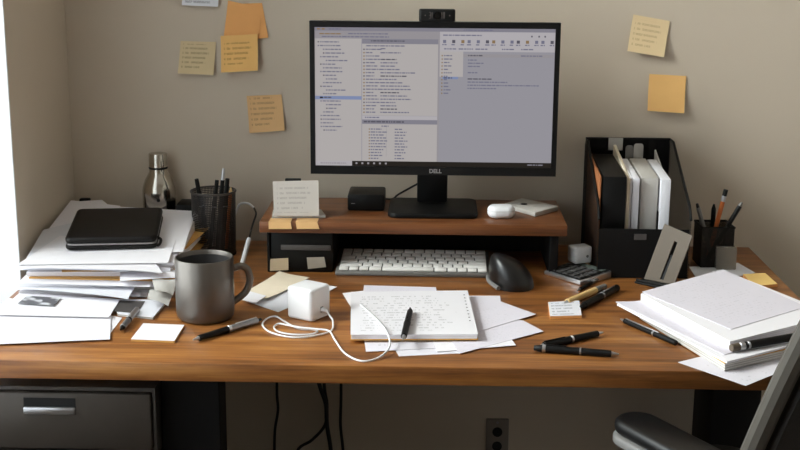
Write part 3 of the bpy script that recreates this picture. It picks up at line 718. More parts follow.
SILV = [('tip', 'silver', 0, .08, .22, .62), ('grip', 'black', .08, .50, .85, 1), ('band', 'silver', .50, .54, 1.05, 1.05), ('barrel', 'dull_silver', .54, .94, 1, .9), ('button', 'black', .94, 1, .55, .5)]
a, b = lie(193, 341, 261, 320.5, .0062); pen('ballpoint_pen', 'black and silver ballpoint pen lying before the mug', a, b, .0062, SILV, clip=('silver', .62, .93))
a, b = lie(603, 333.5, 541, 347, .0062); pen('ballpoint_pen', 'upper of two black pens meeting in a V at the desk front', a, b, .0062, BALL, 'black pens at the desk front', ('black', .62, .95))
a, b = lie(619, 355.5, 534, 349, .0065); pen('ballpoint_pen', 'lower of two black pens meeting in a V, silver banded', a, b, .0065, [('tip', 'silver', 0, .09, .22, .62), ('grip', 'black', .09, .44, .9, 1), ('band', 'dull_silver', .44, .46, 1.05, 1.05), ('barrel', 'black', .46, .86, 1, 1), ('cap_ring', 'silver', .86, .90, 1.07, 1.07), ('cap_end', 'black', .90, 1, 1, .7)], 'black pens at the desk front', ('black', .62, .86))
a, b = lie(564, 304.5, 605, 287.5, .0062); pen('marker_pen', 'tan barrelled marker with grey end beside the sticky pad', a, b, .0062, [('tip', 'silver', 0, .07, .3, .7), ('barrel', 'tan', .07, .76, 1, 1.05), ('end_cap', 'grey_pl', .76, 1, 1.08, .9)], 'pens by the calculator')
a, b = lie(581, 308, 617, 289, .0070); pen('marker_pen', 'thick black marker lying right of the tan marker', a, b, .0070, [('tip', 'black', 0, .08, .5, .8), ('barrel', 'black', .08, .55, 1, 1), ('band', 'dull_silver', .55, .59, 1.05, 1.05), ('cap', 'black', .59, 1, 1.08, 1)], 'pens by the calculator', ('silver', .62, .92))
a, b = lie(577, 292, 605, 276, .0036); pen('fine_pen', 'thin dark pen lying between the calculator and tan marker', a, b, .0036, [('tip', 'silver', 0, .1, .3, .7), ('barrel', 'black', .1, .5, 1, 1), ('cap', 'grey_pl', .5, 1, 1.1, 1)], 'pens by the calculator')
a, b = lie(120.5, 329, 137, 310.5, .0056, ZT+.004); a.z = ZT+.0062; pen('ballpoint_pen', 'short silver pen resting across the dark card by papers', a, b, .0056, [('tip', 'black', 0, .12, .3, .8), ('barrel', 'dull_silver', .12, .45, 1, 1), ('band', 'black', .45, .50, 1.05, 1.05), ('cap', 'silver', .50, 1, 1.05, .95)], None, ('silver', .6, .95))
a, b = lie(620.5, 320.2, 676, 344.2, .0048); pen('ballpoint_pen', 'black pen with silver tip half under the right paper pile', a, b, .0048, [('tip', 'silver', 0, .08, .3, .7), ('barrel', 'black', .08, .6, 1, 1), ('band', 'silver', .6, .63, 1.05, 1.05), ('cap', 'black', .63, 1, 1.05, 1)], None, ('silver', .1, .7))

# ================================================================== MUG, CHARGER, STICKY PADS
mx, my = -.4155, .250
t = thing('mug', 'large grey metallic coffee mug on the desk left', 'mug', (mx, my, ZT+.0003))
r0, hm = .0535, .1165
MB().lathe([(0, 0), (r0-.012, 0), (r0-.005, .002), (r0-.0015, .007), (r0, .014), (r0, hm-.002), (r0-.001, hm), (r0-.003, hm), (r0-.004, hm-.002), (r0-.004, .010), (r0-.012, .005), (0, .005)], 56).build('mug_body', [M['mug']], t, angle=50)
MB().lathe([(0, .0056), (r0-.0125, .0056), (r0-.0046, .0105), (r0-.0046, hm-.008)], 48).build('interior_glaze', M['mug_in'], t, angle=60)
ha = math.radians(18)
hp = [(r0-.003, .090), (r0+.014, .094), (r0+.026, .086), (r0+.030, .066), (r0+.023, .046), (r0+.010, .034), (r0-.003, .026)]
MB().tube([(x*math.cos(ha), x*math.sin(ha), z_) for x, z_ in hp], .0066, 12, 6).build('handle', M['mug'], t, angle=70)

# charger cube and its coiled cable
b0, b1, b2 = at(289, 316, ZT), at(310, 322.5, ZT), at(328.5, 314.5, ZT)
cs = .060; ca = math.radians(-32); ctr = (b0+b2)/2
t = thing('charger', 'big white cube charger standing by its coiled cable', 'charger', (ctr.x+.001, ctr.y-.007, ZT+.0003), ca)
MB().prism(rr(cs, cs, .009, 6), 0, .061, bev=.006, seg=4).build('charger_body', M['white'], t)
box(cs/2-.0006, cs/2+.0004, -.004, .004, .013, .024, bev=.0003).build('port', M['grey_pl'], t)
loc = t.matrix_basis if False else (Matrix.Translation(t.location) @ Matrix.Rotation(ca, 4, 'Z'))
pp = loc @ Vector((cs/2+.0006, 0, .0185)); pq = loc @ Vector((cs/2+.012, 0, .017)); pr = loc @ Vector((cs/2+.020, -.002, .010))
cz = ZT+.0026
def cp(x, y, z=cz): return at(x, y, z)
pts = [pq, pr, cp(332.8, 321, ZT+.005), cp(331, 330.7), cp(313, 336), cp(292, 337.3), cp(271, 332.5), cp(262.5, 325), cp(267, 318.5, ZT+.0030), cp(276, 316.5, ZT+.0030)]
pts += [cp(284.5, 321.5, ZT+.003), cp(298, 328.3, ZT+.003), cp(312, 329.5, ZT+.003), cp(317.5, 331, ZT+.003), cp(311, 334.3, ZT+.003), cp(292, 334.5), cp(278, 331.5), cp(274, 327), cp(279, 323.6, ZT+.004), cp(287, 325.0, ZT+.0070), cp(300, 327.4, ZT+.0075), cp(316, 329, ZT+.0078), cp(329, 331, ZT+.0075)]
pts += [cp(335, 340, ZT+.004), cp(345, 353.3), cp(360, 360.8), cp(374.7, 359.3), cp(385.5, 352.5, ZT+.006), cp(390, 343, ZT+.012), cp(385.3, 329.3, ZT+.0215), cp(372, 314.7, ZT+.0192), cp(360.5, 304.6, ZT+.0192)]
t = thing('charging_cable', 'thin white charging cable looped around onto the notebook', 'cable')
MB().tube(pts, .0017, 8, 6).build('cord', M['white_soft'], t, angle=80)
MB().cyl(pp, pq, .0042, .0036, 14).build('plug', M['white'], t)

# sticky pads
def pad(label, px, z0, h, mats, cat='sticky pad', name='sticky_pad'):
    P = [at(x, y, z0) for x, y in px]
    o = MB(); o.hexa([(p.x, p.y, z0) for p in P][::-1], [(p.x, p.y, z0+h) for p in P][::-1])
    t = thing(name, label, cat, (0, 0, 0))
    o.build('pad_body', M[mats[0]], t, smooth=False)
    MB().sheet([(p.x, p.y, z0+h+.0002) for p in P], th=.0004, n=3).build('top_sheet', M[mats[1]], t, smooth=False)
    return t
pad('blank white sticky pad before the mug on desk', [(143.3, 325.4), (184.5, 327), (174.5, 343), (131, 341.3)], ZT+.0003, .0035, ('manila', 'paper'))
pad('small white sticky pad with orange sides beside markers', [(548, 305), (579, 303.5), (581.5, 318.3), (550, 319.2)], ZT+.0003, .0055, ('sticky_orange', 'stk_white'))
pad('yellow sticky pad at the back right corner of desk', [(743, 277), (765, 276), (777.5, 287), (754, 289)], ZT+.0016, .006, ('sticky_orange', 'sticky_yellow'))

# ================================================================== NOTEBOOK AND CENTRE SHEETS
Z = ZT+.0003
def flat(px, z): return [at(x, y, z) for x, y in px]
paper('loose_sheet', 'white sheet jutting out lowest under the front of notebook', 'paper', flat([(366, 300), (470, 300), (459, 353.6), (399, 356.6)], Z), M['rough_text'], 'sheets under the notebook')
paper('loose_sheet', 'white sheet under the notebook with corner at its front left', 'paper', flat([(358, 296), (500, 296), (505, 345), (366, 352)], Z+.0010), M['rough_text'], 'sheets under the notebook')
paper('loose_sheet', 'white sheet fanning out right under the notebook, lower corner', 'paper', flat([(430, 305), (523.5, 321), (543.5, 331.5), (459, 354)], Z+.0020), M['form_text'], 'sheets under the notebook')
paper('loose_sheet', 'white sheet jutting out at right front below the fanned sheets', 'paper', flat([(420, 310), (498, 322), (516, 345.5), (437, 352)], Z+.0015), M['paper'], 'sheets under the notebook')
paper('loose_sheet', 'written white sheet fanning out right under the notebook, upper corner', 'paper', flat([(400, 300), (489, 297.5), (536, 314.5), (458, 338)], Z+.0030), M['form_text'], 'sheets under the notebook')
paper('loose_sheet', 'white sheet with corner peeking out left of the notebook back', 'paper', flat([(342.5, 293.5), (372, 290), (385, 318), (360, 322)], Z+.0036), M['paper'], 'sheets under the notebook')
paper('loose_sheet', 'printed white sheet showing behind the notebook back edge', 'paper', flat([(364, 285.5), (436, 287.5), (440, 320), (360, 318)], Z+.0046), M['form_text'], 'sheets under the notebook')
nz = Z+.0056
t = thing('notebook', 'open white notebook full of handwriting in the desk centre', 'notebook', (0, 0, 0))
NP = [(351, 297), (467.5, 295.5), (478, 340), (350.5, 340.5)]
P = flat(NP, nz); MB().hexa([(p.x, p.y, nz) for p in P][::-1], [(p.x, p.y, nz+.0016) for p in P][::-1]).build('back_cover', M['manila'], t, smooth=False)
P2 = [p.lerp(sum(P, Vector())/4, .01) for p in P]
MB().hexa([(p.x, p.y, nz+.0018) for p in P2][::-1], [(p.x, p.y, nz+.0098) for p in P2][::-1], bev=.0006).build('page_block', M['pages'], t, smooth=False)
MB().sheet([(p.x, p.y, nz+.0100) for p in P], th=.0005, n=12, bulge=.0007).build('top_page', M['note_text'], t, angle=60)
holes = MB()
for k in range(9):
    f = .12+k*.075; c = P[1].lerp(P[2], f)+Vector((-.009, 0, 0)); holes.cyl((c.x, c.y, nz+.0107), (c.x, c.y, nz+.0110), .0017, .0017, 10)
holes.build('punch_holes', M['hole'], t)
zt_ = nz+.0112
a, b = at(403, 339.5, zt_+.0058), at(410.5, 309.5, zt_+.0058)
pen('ballpoint_pen', 'black pen lying across the open notebook', a, b, .0056, [('tip', 'silver', 0, .10, .25, .65), ('grip', 'black', .10, .5, .95, 1.05), ('band', 'black', .5, .53, 1.1, 1.1), ('barrel', 'black', .53, .93, 1, .92), ('button', 'black', .93, 1, .6, .5)], None, ('black', .6, .95))

# envelopes left of the charger
paper('envelope', 'white envelope lying lowest behind the mug handle', 'envelope', flat([(275, 288), (318, 296), (278, 312.3), (243, 300)], Z), M['paper_cool'], 'envelopes behind the charger', bulge=.002)
paper('loose_sheet', 'small white slip with corner sticking out behind charger', 'paper', flat([(300, 281.5), (337, 287.0), (322, 295), (290, 290)], Z+.0012), M['paper'], 'envelopes behind the charger')
paper('envelope', 'cream envelope lying across on top behind the charger', 'envelope', flat([(279.5, 273.0), (309.5, 277.5), (268, 301), (238, 296)], Z+.0030), M['cream'], 'envelopes behind the charger', bulge=.0015, curl=[(1, 1, .7, .006), (0, 0, .5, .004)])
paper('folded_slip', 'folded white slip lying at the near end of envelopes', 'paper', flat([(248, 291), (266, 296), (256, 303), (236, 299)], Z+.0095), M['paper'], 'envelopes behind the charger')
# two notes stuck low on the drawer box
for px, lab in (([(270, 259.5), (288, 258.5), (288.5, 270), (270, 271)], 'small pale note stuck on the drawer box, left of two'), ([(306.5, 258), (324, 257.5), (326, 267), (308, 269)], 'small grey note stuck on the drawer box, right of two')):
    P = [atY(x, y, ty0-.006) for x, y in px]; dz = max(0, ZT+.002-min(p.z for p in P)); P = [p+Vector((0, 0, dz)) for p in P]
    n_ = MB(); n_.hexa([(p.x, ty0-.0055+(.004 if i < 2 else 0), p.z) for i, p in enumerate(P)], [(p.x, ty0-.0062+(.004 if i < 2 else 0), p.z) for i, p in enumerate(P)])
    tag(n_.build('sticky_note', M['note_dull'] if 'pale' in lab else M['note_grey'], smooth=False), lab, 'sticky note', 'notes on the drawer box')

# ================================================================== LEFT PAPER PILE
cx, cy = -.657, .582
zc = ZT+.0004; G_ = 'packets in the left paper pile'
def packet(label, dx, dy, w_, d_, rot, th, mat, name='paper_packet', cat='papers'):
    global zc
    m = Matrix.Translation((cx+dx, cy+dy, 0)) @ Matrix.Rotation(math.radians(rot), 4, 'Z')
    P = [m @ Vector((sx*w_/2, sy*d_/2, 0)) for sx, sy in ((-1, -1), (1, -1), (1, 1), (-1, 1))]
    P = [Vector((max(p.x, XL+.002), min(p.y, YD-.004), 0)) for p in P]
    o = MB().hexa([(p.x, p.y, zc) for p in P], [(p.x, p.y, zc+th) for p in P]).build(name, mat, smooth=False)
    zc += th+.0004; return tag(o, label, cat, G_)
packet('white packet of papers at the very bottom of left pile', -.005, -.02, .29, .38, 1.5, .010, M['pages'])
packet('grey edged packet second from the bottom of left pile', .012, .0, .28, .37, -5, .009, M['pages_grey'])
packet('white packet third from the bottom of left pile', -.010, -.02, .285, .38, 2.5, .009, M['pages'])
packet('thin manila folder in the middle of left pile', .016, -.012, .285, .365, -1.5, .0025, M['manila'], 'folder', 'folder')
packet('white packet lying on the manila folder in left pile', -.008, .012, .28, .375, 3, .009, M['pages'])
packet('white packet just below the curled packet in left pile', .006, .014, .29, .36, -2, .008, M['pages'])
zw = zc
def fan(label, px, z_, droop, mat, kind='loose_sheet', cat='paper'):
    P = flat(px, z_); P = [Vector((max(p.x, XL+.003), p.y, p.z)) for p in P]
    paper(kind, label, cat, P, mat, 'sheets fanning out of the left pile', curl=[(0, 1, .32, -.35*droop[0]), (1, 1, .32, -.35*droop[1])])
lo = [Vector((-.803, .430, zw)), Vector((-.508, .425, zw)), Vector((-.520, .770, zw)), Vector((-.800, .800, zw))]
hi = [Vector((-.803, .430, zw+.007)), Vector((-.508, .425, zw+.007)), Vector((-.520, .770, zw+.034)), Vector((-.800, .800, zw+.040))]
tag(MB().hexa(lo, hi).build('paper_packet', M['pages'], smooth=False), 'curled white packet rising to the back, under top sheets', 'papers', G_)
def topz(x, y):                              # height of the curled packet's top
    f = (y-.43)/(.81-.43); return zw+.007+.031*f+.0042*max(0, f)*max(0, min(1, (-.52-x)/.28))
def on_top(px, lift):
    out = []
    for x, y in px:
        p = at(x, y, ZT+.075)
        for _ in range(12): p = at(x, y, topz(p.x, p.y)+lift)
        p.y = min(p.y, YD+.005); out.append(Vector((max(p.x, XW+.004), p.y, topz(p.x, p.y)+lift)))
    return out
TG = 'loose sheets on top of the left pile'
paper('loose_sheet', 'grey white sheet poking out highest at the back left of pile', 'paper', on_top([(57, 202), (102, 200), (150, 240), (50, 236)], .0012), M['paper'], TG)
paper('loose_sheet', 'white sheet turned askew at the back left of pile', 'paper', on_top([(70, 200.5), (120, 206), (140, 256), (40, 240)], .0024), M['paper'], TG)
paper('loose_sheet', 'white sheet whose left corner points at the wall', 'paper', on_top([(40, 230), (130, 209), (160, 256), (26, 259)], .0036), M['paper_cool'], TG)
paper('loose_sheet', 'white sheet on top of pile right of the black case', 'paper', on_top([(100, 207), (195, 213), (183, 252), (70, 256)], .0048), M['paper'], TG)
paper('loose_sheet', 'white sheet on the pile front below the black case', 'paper', on_top([(60, 236), (176, 240), (168, 263), (17, 265)], .0060), M['paper'], TG)
# manila envelope corner and grey sheet at the right of the pile
paper('envelope', 'manila envelope corner sticking out right of the left pile', 'envelope', flat([(165, 238), (210, 237.5), (184, 262), (140, 262)], zw-.0150) if False else [Vector((-.56, .70, zw+.002)), at(210, 227.5, zw+.010), at(186, 249, zw+.002), Vector((-.56, .52, zw+.001))], M['manila'])
# front sheets of the pile, lying on the desk before it
zf = ZT+.0004
paper('loose_sheet', 'white sheet with corner under the pen at front of pile', 'paper', flat([(60, 306), (122, 318), (110, 334), (40, 330)], zf), M['paper'], 'sheets before the left pile')
P = flat([(112, 301), (168, 302), (153, 319.5), (118, 316)], zf+.0010)
t = thing('booklet', 'small white booklet lying beside the mug at pile front', 'booklet')
MB().hexa([(p.x, p.y, zf+.0010) for p in P][::-1], [(p.x, p.y, zf+.0045) for p in P][::-1]).build('page_block', M['pages_grey'], t, smooth=False)
MB().sheet([(p.x, p.y, zf+.0047) for p in P], th=.0006, n=3).build('cover', M['paper_cool'], t, smooth=False)
paper('photo_card', 'dark grey card half covered by the pen at pile front', 'card', flat([(117, 301), (145, 301.5), (137.5, 313.5), (110.5, 311)], zf+.0056), M['dark_card'])
paper('loose_sheet', 'large white sheet running off the left edge of photo', 'paper', [Vector((-.815, .345, zf+.0028)), at(111, 313, zf+.0028), at(110, 339.5, zf+.0028), Vector((-.815, at(10, 349, ZT).y, zf+.0028))], M['paper'], 'sheets before the left pile')
paper('folder', 'white folded sheet lying on the large front sheet', 'paper', [Vector((-.80, .372, zf+.0072)), at(120, 299.5, zf+.0072), at(109, 317.5, zf+.0066), Vector((-.80, at(50, 320, ZT).y+.004, zf+.0066))], M['paper'], 'sheets before the left pile')
paper('photo_print', 'small glossy grey photo print at the left pile front', 'photo', flat([(27, 296.0), (61, 298), (54, 305.8), (18, 303.6)], zf+.0100), M['photo'])
# crumpled grey slips between pile and mug
for k, (px, lab) in enumerate((([(152, 279), (177, 281), (173, 291), (155, 291)], 'crumpled grey slip sticking out of the pile beside the mug'), ([(150, 289), (175, 292), (168, 302), (147, 299)], 'lower grey slip sticking out of the pile beside mug'))):
    zz_ = zw-.012-k*.016
    P = flat(px, zz_)
    paper('paper_slip', lab, 'paper', P, M['paper_grey'], 'slips beside the mug', bulge=.004, curl=[(1, 1, .8, -.008), (1, 0, .5, .004)])
fan('white sheet fanning out low from the pile front, tip to the window', [(40, 272), (150, 270), (140, 296), (11, 289)], ZT+.0104, (.004, .003), M['paper'])
fan('white sheet fanning out midway from the pile front', [(30, 262), (160, 262), (150, 287), (22, 283)], ZT+.0293, (.0, .0), M['paper'])
fan('manila sheet jutting from the pile front under white sheets', [(60, 256), (150, 254), (143, 270.5), (62, 272)], ZT+.0418, (.001, .003), M['manila'], 'folder', 'folder')
fan('white sheet drooping from the upper front of the left pile', [(22, 250), (150, 250), (128, 271), (19, 269)], ZT+.0500, (.008, .006), M['paper_cool'])
fan('white slip jutting right from the left pile toward the mug', [(120, 268), (172, 268), (181, 277), (120, 281)], ZT+.0418, (.001, .006), M['paper'])
fan('white sheet skewed low in the pile, left tip over the desk edge', [(36, 276), (140, 280), (128, 297.5), (13, 287.5)], ZT+.0202, (.012, .010), M['paper_cool'])
fan('white sheet skewed high in the pile, tip just under the top sheets', [(32, 254), (150, 258), (162, 271), (17, 267.5)], ZT+.0577, (.008, .012), M['paper'])
fan('grey sheet poking out right of the pile behind the mug', [(150, 262), (176, 262), (177, 281), (150, 283)], ZT+.0202, (.002, .010), M['paper_grey'])
# zip case on the pile
q = [at(66, 250.5, topz(-.70, .48)+.006), at(156.5, 251, topz(-.55, .48)+.006)]
fl = Vector((q[0].x, q[0].y, 0)); fr_ = Vector((q[1].x, q[1].y, 0))
wz = (fr_-fl).length; yc0 = (q[0].y+q[1].y)/2; dz_ = .205
zb0 = topz(-.62, yc0)+.0092; tl = math.atan(.031/.38)
t = thing('zip_case', 'black leather zip case lying on top of the left paper pile', 'case', ((q[0].x+q[1].x)/2, yc0, zb0), rot=(tl, 0, math.atan2(q[1].y-q[0].y, q[1].x-q[0].x)+math.radians(6)))
sh = [(x, y+dz_/2) for x, y in rr(wz, dz_, .014)]
MB().prism(sh, 0, .0095, bev=.003).build('lower_cover', M['leather'], t)
MB().prism([(x*.985, (y-dz_/2)*.985+dz_/2) for x, y in sh], .0095, .0125).build('zipper', M['zip'], t)
MB().prism(sh, .0125, .026, bev=.006, seg=3).build('upper_cover', M['leather'], t)
MB().tube([(wz/2-.002, .04, .011), (wz/2+.006, .028, .010), (wz/2+.005, .010, .007), (wz/2+.001, .002, .006)], .003, 8, 4).build('wrist_strap', M['leather'], t)
p = at(55, 216, .80)
tag(MB().box(-.806, -.782, .822, .838, ZT+.0004, ZT+.098, bev=.003).build('bookend', M['black']), 'black metal bookend behind the left paper pile at wall corner', 'bookend')

# ================================================================== BOTTLE, LEFT PEN CUP, BLACK BRICK
t = thing('water_bottle', 'stainless steel water bottle behind the left paper pile', 'bottle', (-.6205, .820, ZT+.0003))
MB().lathe([(0, 0), (.034, 0), (.0375, .004), (.0375, .118), (.0365, .128), (.031, .145), (.0235, .158), (.0205, .164), (.0205, .172), (0, .172)], 48).build('bottle_body', M['steel'], t, angle=50)
MB().lathe([(0, .1725), (.0205, .1725), (.0205, .204), (.0195, .206), (0, .206)], 40).build('cap', M['steel'], t)
MB().lathe([(.0208, .171), (.0213, .172), (.0213, .1745), (.0208, .1755)], 40).build('seal_ring', M['black'], t)
MB().cyl((.006, -.0372, .105), (.0062, -.0385, .105), .004, .004, 14).build('emblem', M['hole'], t)
tag(box(-.575, -.538, .775, .840, ZT+.0004, ZT+.098, bev=.004).build('power_brick', M['black']), 'black power brick standing between the bottle and pen cup', 'adapter')

def cup(label, x, y, r, h, mat, rim):
    t = thing('pen_cup', label, 'pen cup', (x, y, ZT+.0004))
    MB().lathe([(r*.97, .003), (r, h)], 48).build('mesh_wall', M[mat], t, angle=60)
    MB().lathe([(0, 0), (r*.98, 0), (r*.98, .004), (0, .004)], 40).build('cup_base', M['matte_black'], t)
    ring = MB()
    ring.tube([(r*math.cos(2*PI*k/40), r*math.sin(2*PI*k/40), h) for k in range(41)], .0024, 8, 0, cap=False)
    ring.build('rim', M[rim], t)
CX, CY = -.4795, .722
cup('dark grey wire mesh pen cup left of the riser', CX, CY, .0485, .141, 'cup_mesh', 'cabinet_edge')
def in_cup(name, label, base, top_px, Y, r, parts, group, clip=None):
    p1 = atY(top_px[0], top_px[1], Y); p0 = Vector((base[0], base[1], ZT+.0065))
    pen(name, label, p0, p1, r, parts, group, clip)
DK = [('barrel', 'black', 0, .62, .9, 1), ('band', 'dull_silver', .62, .64, 1.04, 1.04), ('cap', 'black', .64, 1, 1.05, .9)]
GL = 'pens in the left mesh cup'
in_cup('felt_pen', 'leftmost black pen leaning left in the left mesh cup', (CX-.012, CY+.005), (196.5, 179), CY-.01, .0050, DK, GL)
in_cup('felt_pen', 'black pen standing near the middle of left mesh cup', (CX-.010, CY-.012), (217, 180), CY+.01, .0048, DK, GL)
in_cup('felt_pen', 'tallest pen with silver end in the left mesh cup', (CX+.004, CY+.010), (223.5, 168.5), CY+.015, .0046, [('barrel', 'black', 0, .86, 1, 1), ('end', 'silver', .86, 1, .9, .6)], GL)
in_cup('felt_pen', 'rightmost black pen leaning right in the left mesh cup', (CX+.018, CY-.022), (227.5, 178.5), CY-.020, .0052, DK, GL)
in_cup('pencil', 'orange pencil barely rising over the left mesh cup rim', (CX+.022, CY+.018), (231, 187), CY+.012, .0038, [('barrel', 'pencil', 0, .92, 1, 1), ('tip', 'tan', .92, 1, 1, .25)], GL)

# white cable behind the cup with slim white plug
t = thing('white_cable', 'pale cable arching behind the left pen cup down to a slim white plug', 'cable')
Pz = [Vector((-.475, .838, ZT+.004)), atY(236, 212, .835), atY(240, 204, .835), atY(248, 203.5, .83), atY(254, 208, .82)]
MB().tube(Pz, .0028, 8, 6).build('pale_cord', M['white_soft'], t, angle=80)
pl0 = atY(249, 239, .66)
MB().tube([atY(254, 208, .82), atY(256, 214, .79), atY(252.5, 225, .72), pl0], .0022, 8, 6).build('dark_cord', M['cord'], t, angle=80)
e0 = at(241, 268, ZT+.0052)
MB().cyl(e0, pl0, .0050, .0050, 14).build('plug', M['white'], t)

# ================================================================== RIGHT PEN CUP AND NEIGHBOURS
paper('loose_sheet', 'white sheet lying under the right pen cup and acrylic block', 'paper', flat([(689, 267), (738, 263), (755, 273), (700, 284)], ZT+.0003), M['paper_cool'])
RX, RY = .6085, .690
t = thing('pen_cup', 'black pen cup at the back right beside the organiser', 'pen cup', (RX, RY, ZT+.0014))
hh = .087; cw2 = .0345
w4 = MB(); w4.mi = 0
for a in range(4):
    m = Matrix.Rotation(a*PI/2+.05, 4, 'Z'); q4 = [m @ Vector(p) for p in ((-cw2, -cw2, .002), (cw2, -cw2, .002), (cw2, -cw2, hh), (-cw2, -cw2, hh))]
    w4.quad(*q4); 
w4.build('mesh_wall', M['cup_dark'], t, smooth=False)
MB().box(-cw2, cw2, -cw2, cw2, 0, .0025, mtx=Matrix.Rotation(.05, 4, 'Z')).build('cup_base', M['matte_black'], t)
rm = MB(); rm.tube([Matrix.Rotation(.05, 4, 'Z') @ Vector((sx*cw2, sy*cw2, hh)) for sx, sy in ((-1, -1), (1, -1), (1, 1), (-1, 1), (-1, -1))], .0022, 8, 0); rm.build('rim', M['black'], t)
GR = 'pens in the right pen cup'
def in_cup2(name, label, base, top_px, Y, r, parts, clip=None):
    p1 = atY(top_px[0], top_px[1], Y); p0 = Vector((RX+base[0], RY+base[1], ZT+.0078)); pen(name, label, p0, p1, r, parts, GR, clip)
in_cup2('ballpoint_pen', 'grey pen leaning left in the right pen cup', (.000, -.01), (697, 203.5), RY-.005, .0046, [('barrel', 'grey_pl', 0, .93, 1, 1), ('end', 'black', .93, 1, .8, .6)])
in_cup2('felt_pen', 'upright black pen behind the orange pencil in right cup', (.000, .016), (714, 204), RY+.02, .0050, [('barrel', 'black', 0, .9, 1, 1), ('end', 'black', .9, 1, 1, .4)])
in_cup2('pencil', 'tall orange pencil with black end in the right pen cup', (-.010, .004), (726, 189.5), RY+.005, .0048, [('barrel', 'pencil', 0, .83, 1, 1), ('ferrule', 'silver', .83, .91, 1.05, 1.05), ('eraser', 'black', .91, 1, 1.05, 1)])
in_cup2('ballpoint_pen', 'black pen leaning furthest right in the right pen cup', (-.016, -.012), (742, 202.5), RY-.014, .0052, [('barrel', 'black', 0, .94, 1, 1), ('end', 'grey_pl', .94, 1, .9, .5)])
p = at(726, 270.5, ZT)
tag(box(p.x-.021, p.x+.021, p.y, p.y+.03, ZT+.0014, ZT+.049, bev=.002).build('acrylic_block', M['acrylic']), 'clear acrylic block before the right pen cup', 'block')

# ================================================================== RIGHT PAPER PILE
z0 = ZT+.0004
paper('loose_sheet', 'white sheet with a mark sticking out under the right pile', 'paper', flat([(690, 345), (790, 335), (800, 362), (746, 386)], z0) if False else flat([(678, 362.5), (770, 340), (815, 358), (746, 386)], z0), M['rough_text'])
GP = 'stacked papers in the right pile'
def block(name, label, cat, px, z, th, mat, bev=0.0, parent=None):
    P = flat(px, z+th); o = MB().hexa([(p.x, p.y, z) for p in P][::-1], [(p.x, p.y, z+th) for p in P][::-1], bev).build(name, mat, parent, smooth=False)
    return tag(o, label, cat, GP) if label else o
zl = z0+.0012
t = thing('book', 'closed book at the bottom of right paper pile', 'book', group=GP)
block('page_block', None, None, [(640, 312), (760, 296), (865, 332), (725, 364)], zl+.001, .0125, M['pages_grey'], parent=t)
block('cover', None, None, [(640, 311), (761, 295.5), (866, 331), (724.5, 363.2)], zl+.0137, .0011, M['manila'], parent=t)
zl += .0154
block('paper_packet', 'wide white packet on the book in right pile', 'papers', [(617, 303.5), (735, 288), (850, 330), (727, 361.5)], zl, .0035, M['pages'])
zl += .0040
paper('loose_sheet', 'written sheet on the lower packet with tips at its left', 'paper', flat([(615.5, 302), (700, 300), (790, 338), (724, 355)], zl), M['form_text'], GP)
zl += .0012
U0 = [(641, 293.5), (723, 270), (836, 315), (730, 341.5)]
zl2 = zl+.0145
block('paper_packet', 'thick white packet on the right pile above black pen', 'papers', [U0[0], U0[1], U0[2], U0[3]], zl, .0135, M['pages'])
paper('loose_sheet', 'topmost white sheet on the right paper pile', 'paper', flat([(642, 292), (723, 269.5), (806, 307), (731, 329.5)], zl2-.0006), M['form_text'], GP)
# pen in the gap before the upper packet
a, b = at(731, 348, zl+.007), at(808, 334.5, zl+.007)
pen('fountain_pen', 'thick black pen with silver ring along the right pile front', a, b, .0068, [('cap_end', 'grey_plate', 0, .10, .9, 1), ('ring', 'silver', .10, .16, 1.1, 1.1), ('collar', 'black', .16, .20, 1.0, 1.0), ('inner_ring', 'silver', .20, .225, 1.06, 1.06), ('barrel', 'black', .225, 1, 1, 1)])

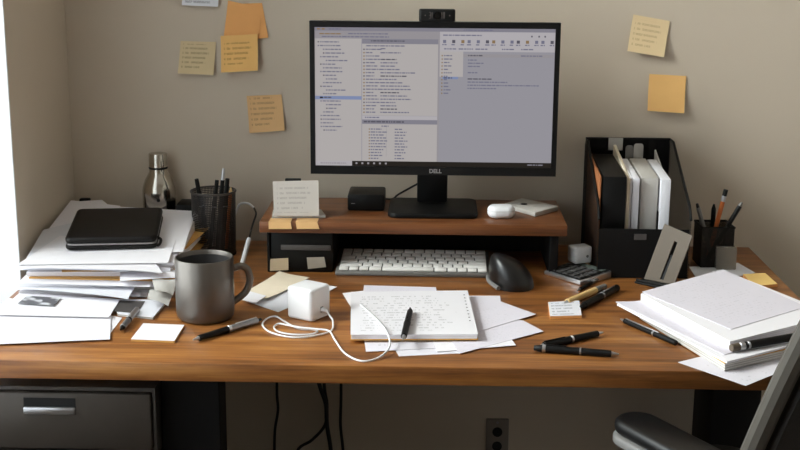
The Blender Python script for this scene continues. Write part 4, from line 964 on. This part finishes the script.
# ================================================================== NOTES ON THE WALL
def wall_note(label, px, mat, lift=.012, y=.8575, name='sticky_note'):
    """px: top left, top right, bottom right, bottom left; the lower edge lifts off the wall"""
    P = [atY(x, y_, y) for x, y_ in px]
    mb = MB(); n = 8; rows_ = []
    for j in range(n+1):
        v = j/n; L, R2 = P[0].lerp(P[3], v), P[1].lerp(P[2], v); off = -lift*max(0, v-.15)**1.6
        rows_.append(([L+Vector((0, off, 0)), R2+Vector((0, off, 0))]))
    T = [[mb.bm.verts.new(p) for p in r] for r in rows_]; B = [[mb.bm.verts.new(p+Vector((0, .0006, 0))) for p in r] for r in rows_]
    def F(vs, uvs=None):
        f = mb.bm.faces.new(vs)
        if uvs:
            for lp, q_ in zip(f.loops, uvs): lp[mb.uv].uv = q_
    for j in range(n):
        a, b = 1-j/n, 1-(j+1)/n
        F((T[j][0], T[j+1][0], T[j+1][1], T[j][1]), ((0, a), (0, b), (1, b), (1, a))); F((B[j][0], B[j][1], B[j+1][1], B[j+1][0]))
        for k in (0, 1):
            q_ = (T[j][k], B[j][k], B[j+1][k], T[j+1][k]); F(q_ if k == 0 else q_[::-1])
    F((T[0][0], T[0][1], B[0][1], B[0][0])); F((T[n][1], T[n][0], B[n][0], B[n][1]))
    return tag(mb.build(name, mat, angle=60), label, 'sticky note', 'sticky notes on the back wall')
wall_note('pale white note cut by the top of photo on wall', [(185, -30), (221, -29), (218.5, 6.5), (182.5, 5)], M['stk_white'])
wall_note('dull tan note with handwriting at left on wall', [(180.5, 41), (216, 42), (214, 74.5), (178.5, 73)], M['stk_tan'])
wall_note('orange note peeking out behind the tilted orange one', [(232, 4), (262, 3), (268.5, 37.5), (236, 41)], M['sticky_orange'], .006, .8590)
wall_note('tilted blank orange note at the top of its cluster', [(228, .5), (262, 8), (258, 42), (224, 37)], M['sticky_orange'], .008, .8568)
wall_note('gold note with handwriting overlapping tilted orange note', [(220.5, 36), (257.5, 34), (258.5, 70), (222, 72)], M['stk_gold'], .016, .8480)
wall_note('peach note with handwriting lowest, left of the monitor', [(246.5, 96), (281.5, 94.5), (285, 130), (250, 132.5)], M['stk_peach'])
wall_note('tilted pale note with handwriting, upper right of monitor', [(633.5, 14.5), (670, 21), (663, 56.5), (626.5, 50.5)], M['stk_pale'], .018)
wall_note('blank bright orange note at right, below the tilted pale one', [(649.5, 74), (686.5, 76), (683, 112.5), (646.5, 110)], M['sticky_bright'], .018)
